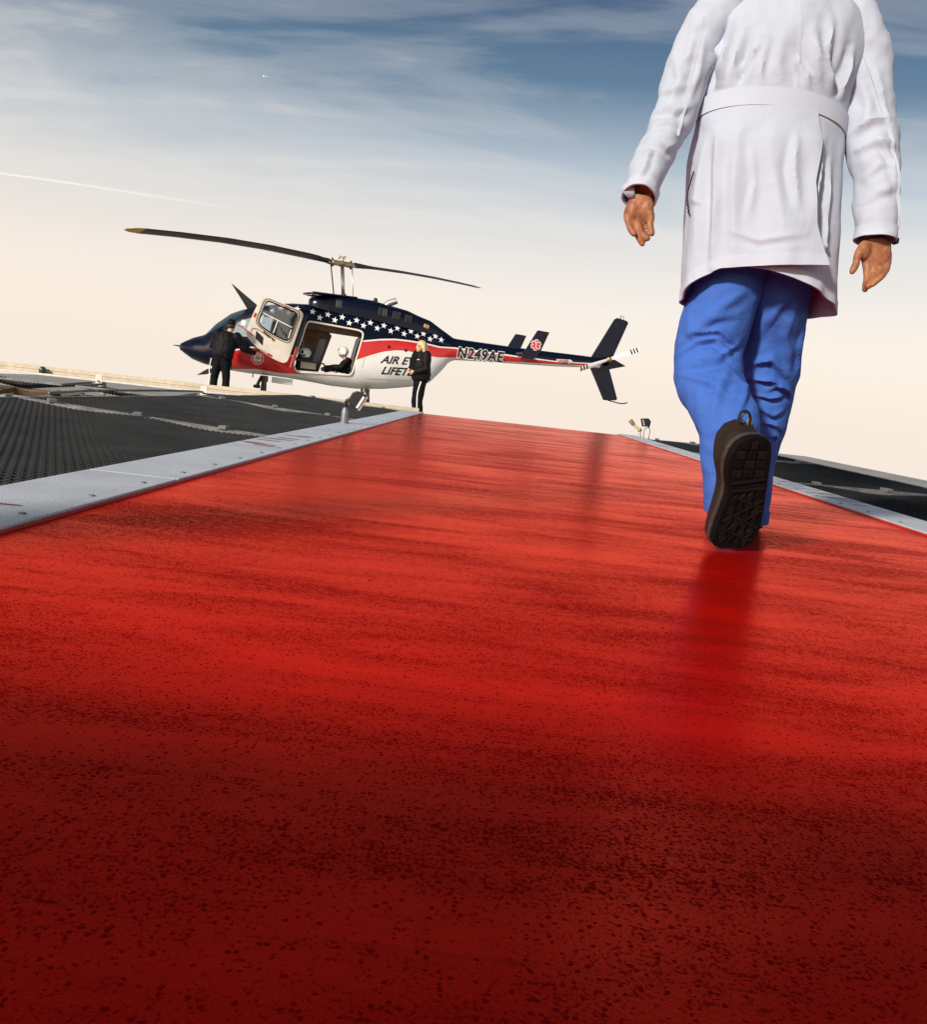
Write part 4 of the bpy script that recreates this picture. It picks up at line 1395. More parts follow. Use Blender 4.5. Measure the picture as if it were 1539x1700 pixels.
# trousers
legL = [(.66, 2.62, .97, .09, .10), (.648, 2.63, .82, .098, .104), (.635, 2.65, .67, .100, .104), (.618, 2.668, .56, .099, .10), (.622, 2.64, .475, .097, .097),
        (.648, 2.565, .395, .092, .09), (.667, 2.50, .325, .084, .083), (.674, 2.478, .245, .076, .078), (.680, 2.474, .165, .066, .074), (.688, 2.474, .095, .056, .070)]
legR = [(.77, 2.62, .97, .09, .10), (.790, 2.66, .80, .096, .104), (.814, 2.74, .64, .097, .10), (.838, 2.80, .50, .094, .093), (.855, 2.84, .40, .086, .086), (.857, 2.87, .28, .077, .08),
        (.862, 2.89, .17, .072, .080), (.866, 2.90, .03, .075, .09)]
SL = px_strokes([([(1128, 578), (1160, 552), (1195, 548), (1222, 574)], .012, .011), ([(1126, 592), (1160, 566), (1190, 562), (1215, 592)], .011, .009),
                 ([(1140, 560), (1185, 530), (1225, 520)], .008, .012), ([(1150, 545), (1205, 505), (1240, 480)], .006, .016),
                 ([(1140, 608), (1185, 600), (1230, 570)], .009, .010), ([(1132, 620), (1180, 640), (1225, 625)], .008, .012),
                 ([(1145, 655), (1180, 625), (1235, 610)], .006, .010), ([(1165, 700), (1178, 655), (1205, 615)], .007, .013), ([(1200, 690), (1225, 655), (1238, 625)], .007, .010),
                 ([(1160, 715), (1200, 700), (1250, 705)], .008, .012), ([(1168, 745), (1205, 728), (1235, 735)], .010, .010), ([(1168, 775), (1185, 748), (1210, 735)], .009, .009),
                 ([(1255, 690), (1235, 650), (1215, 620)], .006, .009), ([(1172, 800), (1190, 770), (1205, 750)], .006, .008), ([(1152, 505), (1150, 540), (1160, 575)], .005, .013)], 2.56)
SR = px_strokes([([(1232, 606), (1265, 598), (1308, 640)], .011, .013), ([(1238, 630), (1270, 632), (1308, 655)], .010, .010), ([(1245, 655), (1275, 660), (1300, 655)], .009, .009),
                 ([(1250, 672), (1278, 690), (1300, 678)], .008, .009), ([(1262, 700), (1285, 705), (1300, 718)], .009, .009), ([(1275, 728), (1288, 722), (1300, 735)], .007, .008),
                 ([(1290, 500), (1280, 560), (1300, 620)], .006, .015), ([(1320, 520), (1312, 580), (1318, 630)], .006, .010), ([(1240, 560), (1262, 520), (1290, 490)], .006, .014),
                 ([(1262, 650), (1285, 640), (1312, 660)], .007, .007)], 2.78)
tro = None
for rows, ST, seed in ((legL, SL, 3.0), (legR, SR, 9.0)):
    V, N = limb_grid(rows, 170, 88)
    V = ripple(V, N, .0005, (9, 9, 16), seed)
    V = soft(V, N, .007, (10, 10, 10), seed)
    V = sculpt(V, N, ST, gain=1.5)
    o = cloth(V, 'trousers' if tro is None else 'trouser_leg', M['scrub'], doc if tro is None else tro, DB)
    tro = tro or o
# stitched hem bands
for rows, k0 in ((legL, .93), (legR, .95)):
    V, N = limb_grid(rows, 170, 88)
    i0 = int(170 * k0)
    cloth((V + N * .0035)[i0:], 'hem_band', M['scrub'], tro, DB)

# coat body
TB = [(.690, 2.62, 1.165, .203, .128), (.690, 2.62, 1.21, .203, .128), (.695, 2.62, 1.29, .208, .134), (.703, 2.618, 1.37, .214, .136), (.707, 2.62, 1.43, .208, .125),
      (.706, 2.625, 1.475, .178, .108), (.702, 2.63, 1.515, .125, .09), (.70, 2.635, 1.55, .085, .078), (.70, 2.64, 1.585, .078, .075)]
V, N = limb_grid(TB, 110, 160)
ST = px_strokes([([(1200, 40), (1206, 110), (1196, 175)], .007, .012), ([(1222, 15), (1212, 90), (1185, 190)], .010, .010), ([(1185, 200), (1215, 140), (1240, 40)], .007, .014),
                 ([(1262, 60), (1240, 130), (1225, 172)], .005, .016), ([(1395, 205), (1375, 130), (1340, 60)], .006, .018), ([(1408, 150), (1400, 180), (1392, 210)], .008, .010),
                 ([(1420, 80), (1405, 140), (1396, 200)], .009, .010), ([(1368, 165), (1350, 110), (1352, 30)], .004, .016), ([(1392, 170), (1372, 100), (1380, 30)], .006, .012),
                 ([(1300, 172), (1290, 110), (1300, 40)], .003, .02), ([(1200, 0), (1192, 45), (1204, 90)], .008, .009), ([(1270, 172), (1262, 120), (1275, 60)], .004, .009), ([(1345, 172), (1338, 130), (1310, 90)], .004, .009), ([(1240, 172), (1250, 150), (1290, 140)], .003, .008), ([(1218, 168), (1228, 120), (1262, 70)], .004, .008), ([(1235, 170), (1290, 150), (1330, 168)], .003, .012)], 2.50)
V0 = V.copy()
V = soft(V, N, .008, (13, 9, 6), 1.0)
V = ripple(V, N, .0006, (9, 9, 5), 31.0)
V = sculpt(V, N, ST, gain=2.5)
keep = np.clip((V0[..., 2] - 1.225) / .04, 0, 1)[..., None]      # the belt line stays smooth
V = V0 + (V - V0) * keep
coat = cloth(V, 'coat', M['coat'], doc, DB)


def surf_strip(V, N, pts, wd, name, off=.003, mat=None, th=.0025):
    """narrow band of cloth that follows a path on surface V: for seams and welts"""
    flat = V.reshape(-1, 3)
    nf = N.reshape(-1, 3)
    L, Rr = [], []
    P = spline(pts, 40)
    for i, (x, z) in enumerate(P):
        t = P[min(i + 1, 39)] - P[max(i - 1, 0)]
        t = t / (np.linalg.norm(t) + 1e-9)
        d = np.hypot(flat[:, 0] - x, flat[:, 2] - z) + np.where(nf[:, 1] > -.05, 5, 0)
        k = np.argsort(d)[:4]
        wt = 1 / (d[k] + 1e-4)
        yy = (flat[k, 1] * wt).sum() / wt.sum()
        nn = nf[k].mean(0)
        for lst, s in ((L, 1), (Rr, -1)):
            lst.append((x - t[1] * wd * s + nn[0] * off, yy + nn[1] * off, z + t[0] * wd * s))
    return cloth(np.stack([np.array(L), np.array(Rr)]), name, mat or M['coat_seam'], coat, DB, wrap=False, thick=th)


def px2(L, y):
    return [(at(a, b, y)[0], at(a, b, y)[2]) for a, b in L]


surf_strip(V, N, px2([(1325, -20), (1325, 60), (1322, 120), (1319, 178)], 2.49), .006, 'seam', off=.0016, th=.0018)

# sleeves
slL = [(.60, 2.63, 1.50, .045, .06), (.535, 2.63, 1.47, .068, .080), (.489, 2.625, 1.41, .072, .082), (.462, 2.62, 1.35, .069, .075), (.440, 2.61, 1.27, .064, .068), (.424, 2.59, 1.18, .059, .063), (.394, 2.56, 1.10, .053, .058),
       (.372, 2.53, 1.03, .052, .058), (.359, 2.505, .972, .047, .052), (.354, 2.49, .944, .045, .049)]
slR = [(.80, 2.63, 1.50, .045, .06), (.862, 2.63, 1.465, .066, .080), (.902, 2.625, 1.40, .073, .085), (.925, 2.62, 1.34, .071, .078), (.948, 2.61, 1.25, .072, .074), (.972, 2.59, 1.165, .070, .070), (1.0, 2.57, 1.08, .063, .065),
       (1.018, 2.555, 1.0, .058, .060), (1.028, 2.545, .93, .055, .056), (1.030, 2.54, .893, .054, .055)]
SLs = px_strokes([([(1090, 140), (1120, 150), (1150, 140)], .006, .012), ([(1080, 175), (1115, 190), (1150, 175)], .007, .012), ([(1072, 212), (1105, 205), (1138, 215)], .007, .010),
                  ([(1070, 240), (1100, 255), (1120, 245)], .006, .010), ([(1120, 70), (1130, 130), (1105, 190)], .006, .014), ([(1170, 60), (1160, 120), (1140, 180)], .006, .012),
                  ([(1060, 270), (1080, 262), (1100, 275)], .006, .008), ([(1160, 30), (1145, 90), (1120, 120)], .005, .014), ([(1050, 310), (1065, 285), (1075, 250)], .005, .009)], 2.54)
SRs = px_strokes([([(1405, 225), (1440, 205), (1478, 200)], .007, .012), ([(1410, 255), (1445, 240), (1485, 245)], .007, .012), ([(1430, 300), (1450, 280), (1470, 282)], .005, .009),
                  ([(1428, 345), (1445, 325), (1478, 318)], .004, .012), ([(1430, 130), (1440, 180), (1425, 230)], .006, .013), ([(1450, 110), (1460, 160), (1470, 210)], .006, .011),
                  ([(1450, 230), (1470, 270), (1478, 330)], .006, .010)], 2.55)
persp = lambda rows: [(x * y_ / 2.62, y_, .35 + (z - .35) * y_ / 2.62, a, b) for x, y_, z, a, b in rows]
slL, slR = persp(slL), persp(slR)
for rows, ST, seed, seam in ((slL, SLs, 5.0, [(1173, 25), (1158, 95), (1138, 170), (1120, 230)]), (slR, SRs, 6.0, [(1441, 90), (1458, 150), (1474, 230), (1481, 300), (1484, 385)])):
    V, N = limb_grid(rows, 130, 80)
    V = soft(V, N, .007, (14, 14, 15), seed)
    V = ripple(V, N, .0006, (9, 9, 12), seed + 2)
    V = sculpt(V, N, ST, gain=1.4)
    sl = cloth(V, 'sleeve', M['coat'], coat, DB)
    surf_strip(V, N, px2(seam, 2.535), .006, 'seam', off=.0016, th=.0018)
    # cuff hem
    cloth((V + N * .002)[-14:], 'cuff', M['coat_seam'], sl, DB)
# flared loose cuff corner at the left wrist
wrp = [at(1052, 292, 2.50), at(1034, 308, 2.49), at(1030, 316, 2.49), at(1044, 330, 2.49), at(1054, 331, 2.485)]
c0 = at(1053, 312, 2.475)
fl_ = MB().add([tuple(p) for p in wrp] + [tuple(c0)], [(i, i + 1, 5) for i in range(4)]).build('cuff_flap', M['coat'], coat, True, base=DB)
so_ = fl_.modifiers.new('t', 'SOLIDIFY')
so_.thickness = .003


# skirt of the coat: two panels open at the front, the left lapping over the right at the back
def skirt(ph0, ph1, hem, off, n_ph, n_z, seed, flare=0.0, push=None):
    V = np.zeros((n_z, n_ph, 3))
    N = np.zeros_like(V)
    for i in range(n_z):
        t = i / (n_z - 1)
        for j in range(n_ph):
            s = j / (n_ph - 1)
            p0 = ph0(t) if callable(ph0) else ph0
            p1 = ph1(t) if callable(ph1) else ph1
            ph = R(p0 + (p1 - p0) * s)
            zt = 1.180 + .032 * max(0.0, math.cos(ph))
            zh = hem(math.degrees(ph))
            z = zt + (zh - zt) * t
            k = (zt - z) / (1.175 - .68)
            cx = .690 + .045 * k
            a, b = .203 + .012 * k, .128 + .042 * k
            # soft pleats that open towards the hem
            pl_ = .010 * k * (math.sin(5 * ph + .6) * .7 + math.sin(11 * ph + 1.9 + .8 * k) * .45)
            o_ = off * min(1, t * 4) + .001 + pl_ + flare * t * t * max(0, (s - .8) / .2 if flare > 0 else (.2 - s) / .2)
            V[i, j] = (cx + (a + o_) * math.sin(ph), 2.62 - (b + o_) * math.cos(ph), z)
            N[i, j] = (math.sin(ph), -math.cos(ph), .05)
    return V, N


hemL = lambda d: float(np.interp(d, [-170, -110, -88, -70, -55, -42, -30, -10, 10, 30], [.66, .67, .677, .705, .735, .752, .757, .764, .772, .781]))
hemR = lambda d: float(np.interp(d, [-30, -10, 10, 30, 50, 70, 90, 120, 170], [.765, .758, .742, .722, .702, .688, .676, .67, .66]))
edge = lambda t: float(np.interp(t, [0, .25, .5, .75, 1], [24, 25, 19, 20, 27]))
VL, NL = skirt(-168, edge, hemL, .015, 130, 90, 2, flare=.03)
VL0, VR0 = VL.copy(), None
VL = soft(VL, NL, .009, (12, 8, 4.5), 12.0)
VL = sculpt(VL, NL, px_strokes([([(1202, 205), (1198, 300), (1190, 440)], .009, .012), ([(1186, 215), (1172, 300), (1165, 440)], .008, .014), ([(1150, 260), (1158, 340), (1155, 450)], .006, .012),
                                ([(1326, 215), (1316, 280), (1322, 345)], .005, .014), ([(1230, 215), (1222, 320), (1225, 430)], .004, .018),
                                ([(1280, 250), (1290, 330), (1300, 430)], .003, .025), ([(1250, 230), (1256, 300), (1244, 360)], .003, .010), ([(1215, 380), (1260, 400), (1330, 392)], .0025, .010), ([(1150, 300), (1180, 330), (1176, 400)], .004, .008)], 2.46), gain=2.3)
VL = VL0 + (VL - VL0) * np.clip((1.155 - VL0[..., 2]) / .04, 0, 1)[..., None]
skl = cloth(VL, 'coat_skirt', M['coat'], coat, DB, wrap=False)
VR, NR = skirt(-22, 168, hemR, -.006, 120, 90, 3)
VR0 = VR.copy()
VR = soft(VR, NR, .009, (12, 8, 4.5), 22.0)
VR = sculpt(VR, NR, px_strokes([([(1375, 225), (1360, 300), (1340, 400)], .009, .014), ([(1345, 230), (1335, 300), (1318, 345)], .012, .012), ([(1390, 260), (1380, 340), (1372, 440)], .007, .010),
                                ([(1340, 330), (1355, 380), (1362, 450)], .006, .014), ([(1348, 405), (1365, 402), (1384, 412)], .004, .008)], 2.46), gain=2.3)
VR = VR0 + (VR - VR0) * np.clip((1.155 - VR0[..., 2]) / .04, 0, 1)[..., None]
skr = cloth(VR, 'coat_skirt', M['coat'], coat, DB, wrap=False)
# turned hems
for V_, N_ in ((VL, NL), (VR, NR)):
    cloth((V_ + N_ * .0022)[-7:], 'hem', M['coat_seam'], coat, DB, wrap=False, thick=.002)
surf_strip(VL, NL, px2([(1203, 205), (1201, 260), (1196, 330)], 2.47), .005, 'seam', off=.0008, th=.0012)
# side pocket slit
surf_strip(VL0, NL, px2([(1165, 275), (1160, 300), (1158, 325), (1158, 350)], 2.5), .0018, 'pocket_slit', off=.007, mat=M['black'])
# half belt across the back
bl = []
for i, zz in enumerate((0, 1, 2, 3)):
    row = []
    for ph in np.linspace(-88, 86, 90):
        p = R(ph)
        zc = 1.176 + .030 * math.cos(p) - .01 * (ph / 90)
        z = zc + (.0235 * (1 - zz / 1.5))
        row.append((.690 + .2100 * math.sin(p), 2.62 - .1352 * math.cos(p), z))
    bl.append(row)
blt = cloth(np.array(bl), 'belt', M['coat_seam'], coat, DB, wrap=False, thick=.002)
# collar
MB().tube(spline([(.62, 2.70, 1.50), (.61, 2.63, 1.545), (.66, 2.575, 1.565), (.74, 2.575, 1.565), (.79, 2.63, 1.545), (.78, 2.70, 1.50)], 24), .012, 8, flat=[(.010, .03)] * 24).build('collar', M['coat'], coat, True, base=DB)
# wrist watch at the right cuff
wt = MB().tube([tuple(at(1450, 386, 2.54)), tuple(at(1452, 394, 2.54))], .03, 18, flat=[(.0385, .027)] * 2, up=(0, 1, 0))
wt.build('watch_strap', M['black'], doc, True, base=DB)
MB().box(tuple(at(1487, 401, 2.535)), (.010, .026, .016)).build('watch_case', M['black'], doc, base=DB, bevel=.003)


def shoe(heel, toe, upv, mirror, lugs=True):
    heel, toe = Vector(heel), Vector(toe)
    L = toe - heel
    ln = L.length
    ex = L.normalized()
    ez = (Vector(upv) - ex * ex.dot(Vector(upv))).normalized()
    ey = ez.cross(ex).normalized() * mirror
    OUT = [(0, -.006, .012), (.02, -.026, .032), (.06, -.038, .050), (.13, -.046, .062), (.22, -.050, .066), (.33, -.054, .062), (.44, -.058, .050), (.52, -.061, .047), (.62, -.065, .050), (.74, -.068, .056), (.84, -.068, .059), (.92, -.063, .058), (.97, -.050, .050), (1.0, -.022, .026)]
    q = lambda t, s, h: heel + ex * (t * ln) + ey * s + ez * h

    def ring(grow):
        lo = [(t, a - grow) for t, a, b in OUT]
        hi = [(t, b + grow) for t, a, b in OUT][::-1]
        return lo + hi
    T = [o[0] for o in OUT]
    lft = lambda t: float(np.interp(t, T, [o[1] for o in OUT]))
    rgt = lambda t: float(np.interp(t, T, [o[2] for o in OUT]))
    sole = MB().prism(ring(.002), lambda t, s: q(t, s, 0), lambda t, s: q(t, s, .024)).build('shoe', M['rubber'], doc, base=DB, bevel=.004)
    MB().prism(ring(.0035), lambda t, s: q(t, s, .0242), lambda t, s: q(t, s, .040)).build('midsole', M['leather_edge'], sole, base=DB, bevel=.004)
    P = []
    for t in np.linspace(.004, .996, 40):
        a, b = lft(t) - .001, rgt(t) + .001
        c, wd = (a + b) / 2, (b - a) / 2
        h = float(np.interp(t, [0, .05, .15, .30, .45, .6, .8, .93, 1], [.085, .105, .118, .112, .085, .068, .055, .042, .012]))
        tw = float(np.interp(t, [0, .1, .3, .5, 1], [.72, .66, .62, .70, .85]))
        row = []
        for u in np.linspace(0, 1, 21):
            an = math.pi * u
            s = -math.cos(an)
            hh = math.sin(an) ** .45
            row.append(q(t, c + wd * math.copysign(abs(s) ** .6, s) * (1 - (1 - tw) * hh ** 2), .0402 + h * hh))
        P.append(row)
    up_ = MB().grid(P)
    up_.f += [tuple(range(21)), tuple(39 * 21 + j for j in range(21))]
    up_.m += [0, 0]
    upper = up_.build('upper', M['leather'], sole, True, base=DB, angle=60)
    # stitched heel counter and welt line
    for hh, wdt in ((.055, .0022), (.095, .002)):
        pts = []
        for t in np.linspace(.45, .004, 24):
            pts.append(q(t, lft(t) - .004 + (.006 if hh > .08 else 0), .0402 + hh * float(np.interp(t, [0, .45], [1, .55]))))
        MB().tube(pts, wdt, 5).build('stitching', M['leather_edge'], upper, True, base=DB)
    # pull loop at the heel
    lp = spline([q(.04, -.018, .088), q(-.05, -.018, .092), q(-.095, -.010, .094), q(-.097, .004, .094), q(-.055, .012, .092), q(.04, .012, .088)], 20)
    MB().tube([tuple(p) for p in lp], .005, 8, flat=[(.0035, .009)] * 20).build('pull_loop', M['black'], sole, True, base=DB)
    MB().bar(q(.03, -.020, .094), q(-.05, -.020, .097), .006, .010, ey).build('loop_tab', M['orange'], sole, base=DB)
    if lugs:
        # diagonal tread bars and blocks
        for k, t in enumerate(np.linspace(.53, .95, 6)):
            for c in range(4):
                a, b = lft(t) + .012, rgt(t) - .012
                s = a + (b - a) * (c + .5) / 4
                tt = t + (c - 1.5) * .017
                if tt > .955:
                    continue
                dl, dw = .020 / ln, (b - a) / 4 * .42
                pl4 = [(tt - dl, s - dw * .35), (tt - dl * .1, s + dw), (tt + dl, s + dw * .35), (tt + dl * .1, s - dw)]
                MB().prism(pl4, lambda u, v: q(u, v, -.0035), lambda u, v: q(u, v, .002)).build('tread_lug', M['lug'] if (k + c) % 3 else M['rubber'], sole, base=DB, bevel=.0015)
        for k, t in enumerate((.07, .15, .23, .31)):
            for c in range(3):
                a, b = lft(t) + .010, rgt(t) - .010
                s = a + (b - a) * (c + .5) / 3
                dl, dw = .010 / ln, (b - a) / 3 * .40
                pl4 = [(t - dl, s - dw), (t - dl * .6 - .01, s + dw), (t + dl, s + dw * .8), (t + dl * 1.4, s - dw)]
                MB().prism(pl4, lambda u, v: q(u, v, -.0035), lambda u, v: q(u, v, .002)).build('tread_lug', M['lug'] if (k + c) % 2 else M['rubber'], sole, base=DB, bevel=.0015)
        for u0, s0, u1, s1 in ((.36, -.045, .40, .045), (.44, -.05, .47, .04), (.55, -.055, .74, .045), (.64, -.06, .86, .045), (.53, .02, .62, -.055), (.66, .04, .80, -.06), (.80, .05, .92, -.05)):
            MB().bar(q(u0, s0, -.002), q(u1, s1, -.002), .006, .006, ez).build('tread_rib', M['lug'], sole, base=DB)
    return sole


shoe(at(1260, 726, 2.265), at(1214, 911, 2.372), (-.24, 1.0, .12), 1)
shoe((.862, 2.85, .008), (.872, 3.16, .008), (0, 0, 1), -1, lugs=False)
# ---- crew members by the helicopter
def figure(root, J, base, jacket_mat, trouser_mat, skin, vox=.013, head_yaw=0.0, puff=1.0, hs=1.0):
    """J: joints in world metres; returns the parts"""
    g = {k: nv(v) for k, v in J.items()}
    mb = MB()
    head_shapes(mb, g['head'], hs, head_yaw)
    mid = (g['shl'] + g['shr']) / 2
    mb.tube([tuple(mid - [0, 0, .03]), tuple(g['head'] - [0, 0, .06])], [.06, .05], 12)
    mb.tube([tuple(g['hip']), tuple((g['hip'] + mid) / 2), tuple(mid)], [.10, .10, .09], 14)
    for s in 'lr':
        mb.tube([tuple(g['sh' + s]), tuple(g['el' + s]), tuple(g['ha' + s])], [.05, .04, .028], 10)
        d = g['ha' + s] - g['el' + s]
        d = d / np.linalg.norm(d)
        mb.ball(tuple(g['ha' + s] + d * .04), (.035, .03, .045), 10, 8)
        side = np.cross(d, [0, 0, 1.0])
        side = side / (np.linalg.norm(side) + 1e-6)
        for k in range(4):
            p = g['ha' + s] + d * .07 + side * (k - 1.5) * .017
            mb.tube([tuple(p), tuple(p + d * .035), tuple(p + d * .06 - nv([0, 0, .012]))], [.010, .009, .007], 6)
        mb.tube([tuple(g['ha' + s] + side * .03), tuple(g['ha' + s] + side * .045 + d * .05)], [.011, .009], 6)
        mb.tube([tuple(g['hip']), tuple(g['kn' + s]), tuple(g['an' + s])], [.09, .05, .04], 12)
    blob(mb, 'body', skin, root, .009, 2, base=base)
    # trousers
    mb = MB()
    for s in 'lr':
        hp_ = g['hip'] * .5 + (g['hip'] + (g['kn' + s] - g['kn' + ('r' if s == 'l' else 'l')]) * .5) * .5
        mb.tube([tuple(hp_ + [0, 0, .02]), tuple((hp_ + g['kn' + s]) / 2), tuple(g['kn' + s]), tuple((g['kn' + s] + g['an' + s]) / 2), tuple(g['an' + s] + [0, 0, .01])], [.115, .10, .078, .078, .085], 14)
    mb.ball(tuple(g['hip'] + [0, 0, .03]), (.16, .12, .13), 14, 10)
    tr_ = blob(mb, 'trousers', trouser_mat, root, vox, 3, base=base)
    # jacket
    mb = MB()
    t = mid - g['hip']
    hp2 = g['hip'] + t * .02
    lat = g['shr'] - g['shl']
    lat /= np.linalg.norm(lat)
    up = tuple(np.cross(lat, t / np.linalg.norm(t)))
    pts = [hp2, g['hip'] + t * .22, g['hip'] + t * .55, g['hip'] + t * .85, mid + t * .03, mid + t * .16]
    fl_ = [(.19, .15), (.20, .165), (.205, .16), (.20, .14), (.15, .11), (.07, .075)]
    mb.tube([tuple(p) for p in pts], .1, 20, flat=[(a * puff, b * puff) for a, b in fl_], up=up)
    for s in 'lr':
        mb.tube([tuple(g['sh' + s] + [0, 0, -.01]), tuple(g['sh' + s] * .5 + g['el' + s] * .5), tuple(g['el' + s]), tuple(g['el' + s] * .45 + g['ha' + s] * .55), tuple(g['ha' + s] - [0, 0, 0])], [.088 * puff, .088 * puff, .076 * puff, .066, .048], 12)
        mb.ball(tuple(g['sh' + s] + [0, 0, -.01]), .088 * puff, 12, 8)
    jk = blob(mb, 'jacket', jacket_mat, root, vox, 3, base=base)
    # shoes
    for s in 'lr':
        mb = MB()
        a = g['an' + s]
        f = g['to' + s]
        d = (f - a) * [1, 1, 0]
        mb.tube([tuple(nv([a[0], a[1], f[2] + .045]) - d * .35), tuple(nv([a[0], a[1], f[2] + .05]) + d * .3), tuple(nv([f[0], f[1], f[2] + .035]))], [.05, .052, .038], 12)
        mb.tube([tuple(a), tuple(nv([a[0], a[1], f[2] + .04]))], [.05, .05], 10)
        blob(mb, 'shoe', M['black'], root, .012, 2, base=base)
    return jk, tr_


def crumple(o, amp, sc, seed):
    """fold the cloth of a small figure"""
    me = o.data
    n = len(me.vertices)
    co = np.zeros(n * 3)
    no = np.zeros(n * 3)
    me.vertices.foreach_get('co', co)
    me.vertices.foreach_get('normal', no)
    co, no = co.reshape(-1, 3), no.reshape(-1, 3)
    d = np.array([noise.noise(Vector((p[0] * sc + seed, p[1] * sc, p[2] * sc * .7))) + .5 * noise.noise(Vector((p[0] * sc * 2.3, p[1] * sc * 2.3 + seed, p[2] * sc * 1.6))) for p in co])
    co += no * (d * amp)[:, None]
    me.vertices.foreach_set('co', co.ravel())
    me.update()


def on_pad(px, py, y):
    p = at(px, py, y)
    return (float(p[0]), float(p[1]), PADZ)


# man at the nose, seen from behind
B = on_pad(364, 650, 18.55)
x0, y0, z0 = B
r = thing('person', 'person in black cap, jacket and striped trousers standing at the helicopter nose', 'person', B)
J = dict(head=(x0 + .12, y0 + .14, z0 + 1.61), shl=(x0 - .12, y0 + .05, z0 + 1.43), shr=(x0 + .28, y0 + .05, z0 + 1.40), ell=(x0 - .24, y0 + .12, z0 + 1.15), elr=(x0 + .42, y0 + .16, z0 + 1.16),
         hal=(x0 - .14, y0 + .30, z0 + 1.08), har=(x0 + .62, y0 + .30, z0 + 1.10), hip=(x0, y0, z0 + .93), knl=(x0 - .13, y0 + .02, z0 + .50), knr=(x0 + .12, y0 + .03, z0 + .50),
         anl=(x0 - .15, y0 - .02, z0 + .10), anr=(x0 + .13, y0 + .0, z0 + .10), tol=(x0 - .17, y0 + .17, z0), tor=(x0 + .15, y0 + .18, z0))
jk, tr_ = figure(r, J, B, M['jacket'], M['trouser'], M['skin_pale'], puff=1.14)
crumple(jk, .016, 9, 3)
crumple(tr_, .010, 8, 5)
mb = MB().ball((x0 + .12, y0 + .125, z0 + 1.665), (.092, .108, .088), 18, 12)
mb.tube([(x0 + .12, y0 + .19, z0 + 1.64), (x0 + .12, y0 + .30, z0 + 1.615)], .02, 10, flat=[(.075, .012), (.055, .008)], up=(0, 0, 1))
blob(mb, 'cap', M['jacket'], r, .010, 1, base=B)
mb = MB().ball((x0 + .12, y0 + .10, z0 + 1.61), (.085, .078, .06), 14, 10)
blob(mb, 'hair', M['hair_dark'], r, .011, 1, base=B)
MB().tube(spline([(x0 - .205, y0 - .03, z0 + .90), (x0 - .232, y0 - .02, z0 + .70), (x0 - .225, y0 - .02, z0 + .45), (x0 - .238, y0 - .05, z0 + .13)], 16), .012, 6).build('trouser_stripe', M['star'], tr_, True, base=B)

# woman by the tail, turned left
B = on_pad(690, 690, 17.7)
x0, y0, z0 = B
r = thing('person', 'person with shoulder-length blond hair and glasses in black jacket beside the fuselage', 'person', B)
fx, fy = -.80, -.60                       # facing
sx_, sy_ = .60, -.80                      # her left hand side
W_ = lambda f, s, z: (x0 + fx * f + sx_ * s, y0 + fy * f + sy_ * s, z0 + z)
J = dict(head=W_(.04, 0, 1.555), shl=W_(0, .17, 1.40), shr=W_(0, -.17, 1.40), ell=W_(.02, .25, 1.13), elr=W_(.02, -.25, 1.13), hal=W_(.20, .10, 1.06), har=W_(.20, -.08, 1.08),
         hip=W_(-.03, 0, .90), knl=W_(.02, .09, .49), knr=W_(-.02, -.10, .49), anl=W_(-.03, .10, .10), anr=W_(-.10, -.11, .10), tol=W_(.14, .12, 0), tor=W_(.07, -.13, 0))
jk, tr_ = figure(r, J, B, M['jacket'], M['trouser'], M['skin_pale'], head_yaw=math.atan2(-fx, fy), puff=1.12, hs=.95)
crumple(jk, .016, 9, 7)
crumple(tr_, .010, 8, 9)
mb = MB()
mb.ball(W_(.015, 0, 1.60), (.098, .098, .09), 16, 12)
mb.tube([W_(-.035, .0, 1.60), W_(-.06, .0, 1.52), W_(-.07, .0, 1.40)], .08, 14, flat=[(.095, .06), (.11, .065), (.10, .05)], up=(fx, fy, 0))
for s in (-1, 1):
    mb.tube([W_(.03, .075 * s, 1.62), W_(.02, .098 * s, 1.54), W_(.0, .105 * s, 1.44), W_(.02, .09 * s, 1.39)], [.04, .04, .038, .02], 10)
hr = blob(mb, 'hair', M['hair_blond'], r, .010, 1, base=B)
crumple(hr, .008, 22, 2)
g_ = MB()
for s in (-1, 1):
    c = nv(W_(.125, .032 * s, 1.565))
    ring = [tuple(c + nv([sx_, sy_, 0]) * .024 * math.cos(a) + nv([0, 0, 1]) * .018 * math.sin(a)) for a in np.linspace(0, 2 * math.pi, 14)]
    g_.tube(ring, .003, 5)
    g_.tube([W_(.12, .055 * s, 1.57), W_(.02, .078 * s, 1.57)], .003, 5)
g_.build('glasses', M['black'], r, base=B)
MB().tube(spline([W_(.05, .155, .88), W_(.09, .135, .66), W_(.085, .14, .45), W_(.05, .15, .12)], 16), .013, 6).build('trouser_stripe', M['star'], tr_, True, base=B)
MB().box(W_(.13, .11, 1.30), (.05, .03, .015), Matrix.Rotation(math.atan2(sy_, sx_), 3, 'Z')).build('name_tag', M['star'], jk, base=B)

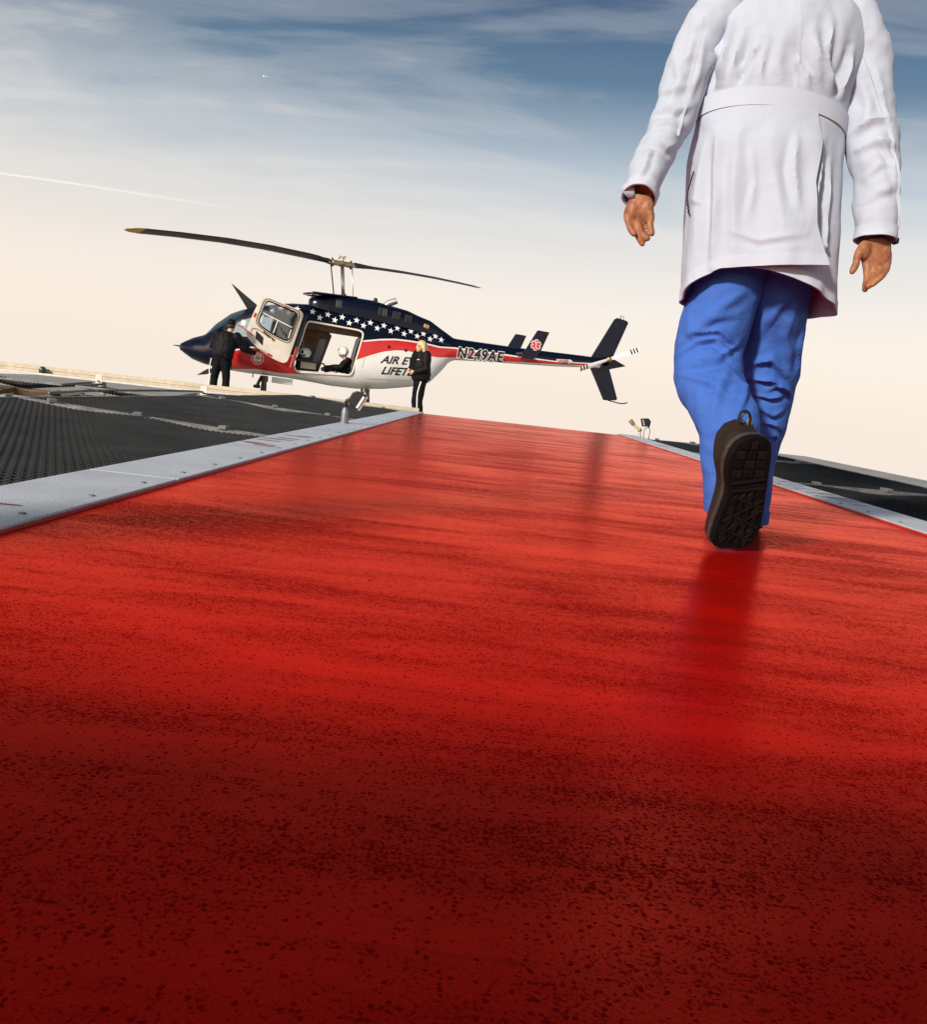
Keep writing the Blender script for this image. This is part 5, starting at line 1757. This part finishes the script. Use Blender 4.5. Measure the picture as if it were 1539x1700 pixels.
# crew member sitting in the cabin
RZ = Matrix.Rotation(R(13), 3, 'Z')
hw_ = lambda a, b, c: tuple(Vector(HL) + RZ @ Vector((a, b, c)))
B = hw_(.34, -.25, .87)
r = thing('person', 'seated person in dark flight suit and white helmet inside the open cabin', 'person', B)
J = dict(head=hw_(.20, -.25, 1.34), shl=hw_(.30, -.40, 1.20), shr=hw_(.30, -.10, 1.20), ell=hw_(.16, -.46, 1.02), elr=hw_(.16, -.04, 1.02), hal=hw_(.0, -.40, 1.0), har=hw_(.0, -.14, 1.0),
         hip=hw_(.36, -.25, .98), knl=hw_(.02, -.36, .99), knr=hw_(.02, -.14, .99), anl=hw_(-.20, -.38, .93), anr=hw_(-.20, -.14, .93), tol=hw_(-.27, -.38, .885), tor=hw_(-.27, -.14, .885))
jk, tr_ = figure(r, J, B, M['jacket'], M['trouser'], M['skin_pale'], head_yaw=R(13) + R(90), puff=.72, hs=.9)
crumple(jk, .010, 10, 11)
c = hw_(.195, -.25, 1.37)
mb = MB().ball(c, (.118, .112, .118), 18, 14)
hm = blob(mb, 'helmet', M['helmet'], r, .008, 1, base=B)
MB().ball(nv(hw_(.21, -.355, 1.345)), (.045, .02, .05), 12, 8).build('ear_cup', M['helmet'], hm, True, base=B)
MB().tube([hw_(.10, -.30, 1.40), hw_(.085, -.25, 1.405), hw_(.10, -.20, 1.40)], .018, 8).build('visor', M['black'], hm, True, base=B)
MB().tube([hw_(.21, -.365, 1.30), hw_(.13, -.33, 1.27), hw_(.10, -.27, 1.275)], .008, 6).build('boom_microphone', M['black'], hm, True, base=B)

# ------------------------------------------------------------------ far up in the sky
mt = bpy.data.materials.new('contrail_ice')
mt.use_nodes = True
t = NT(mt.node_tree)
t.n.clear()
co = t.add('ShaderNodeTexCoord').outputs['Object']
lw = t.add('ShaderNodeLayerWeight', {'Blend': .5}).outputs['Facing']
soft = t.math('POWER', t.math('SUBTRACT', 1.0, lw), 1.6)
br = t.ramp(t.noise(t.mapping(co, (.0012, .0012, .0012)), 1.0, 4, .6), [(.3, .55), (.7, 1.0)])
xx = t.add('ShaderNodeSeparateXYZ', {0: co}).outputs[0]
fade = t.math('SUBTRACT', 1.0, t.math('DIVIDE', t.math('ADD', xx, 0.0), 5600.0), True)
al = t.math('MULTIPLY', t.math('MULTIPLY', t.math('MULTIPLY', soft, br), fade), .17)
df = t.add('ShaderNodeBsdfTranslucent', {'Color': (.9, .88, .86, 1)})
df2 = t.add('ShaderNodeBsdfDiffuse', {'Color': (.95, .93, .9, 1)})
ad = t.add('ShaderNodeAddShader', {0: df.outputs[0], 1: df2.outputs[0]})
mx = t.add('ShaderNodeMixShader', {0: al, 1: t.add('ShaderNodeBsdfTransparent').outputs[0], 2: ad.outputs[0]})
t.l.new(mx.outputs[0], t.add('ShaderNodeOutputMaterial').inputs[0])
pts = [at(a, b, 12000) for a, b in ((-260, 262), (-60, 281), (120, 305), (300, 333), (480, 361))]
ct = MB().tube([tuple(p) for p in spline(pts, 30)], [20] * 30, 14).build('contrail', mt, None, True, base=pts[0])
ct.location = pts[0]
tag(ct, 'faint white contrail streak crossing the sky on the left', 'contrail')
pc = at(440, 128, 1500)
ap = thing('airplane', 'tiny distant light aircraft high in the sky above the rotor', 'airplane', tuple(pc))
MB().tube([(-4, 0, 0), (-3, 0, .1), (0, 0, .2), (3.5, 0, .1)], [.2, .6, .7, .25], 10).build('fuselage', M['alu'], ap, True)
MB().box((-.6, 0, .5), (1.5, 10.5, .2)).build('wing', M['alu'], ap)
MB().box((3.2, 0, .3), (.9, 3.2, .12)).build('tailplane', M['alu'], ap)
MB().prism([(2.7, .3), (3.6, .3), (3.7, 1.6), (3.2, 1.6)], lambda a, b: (a, -.06, b), lambda a, b: (a, .06, b)).build('tail_fin', M['alu'], ap)
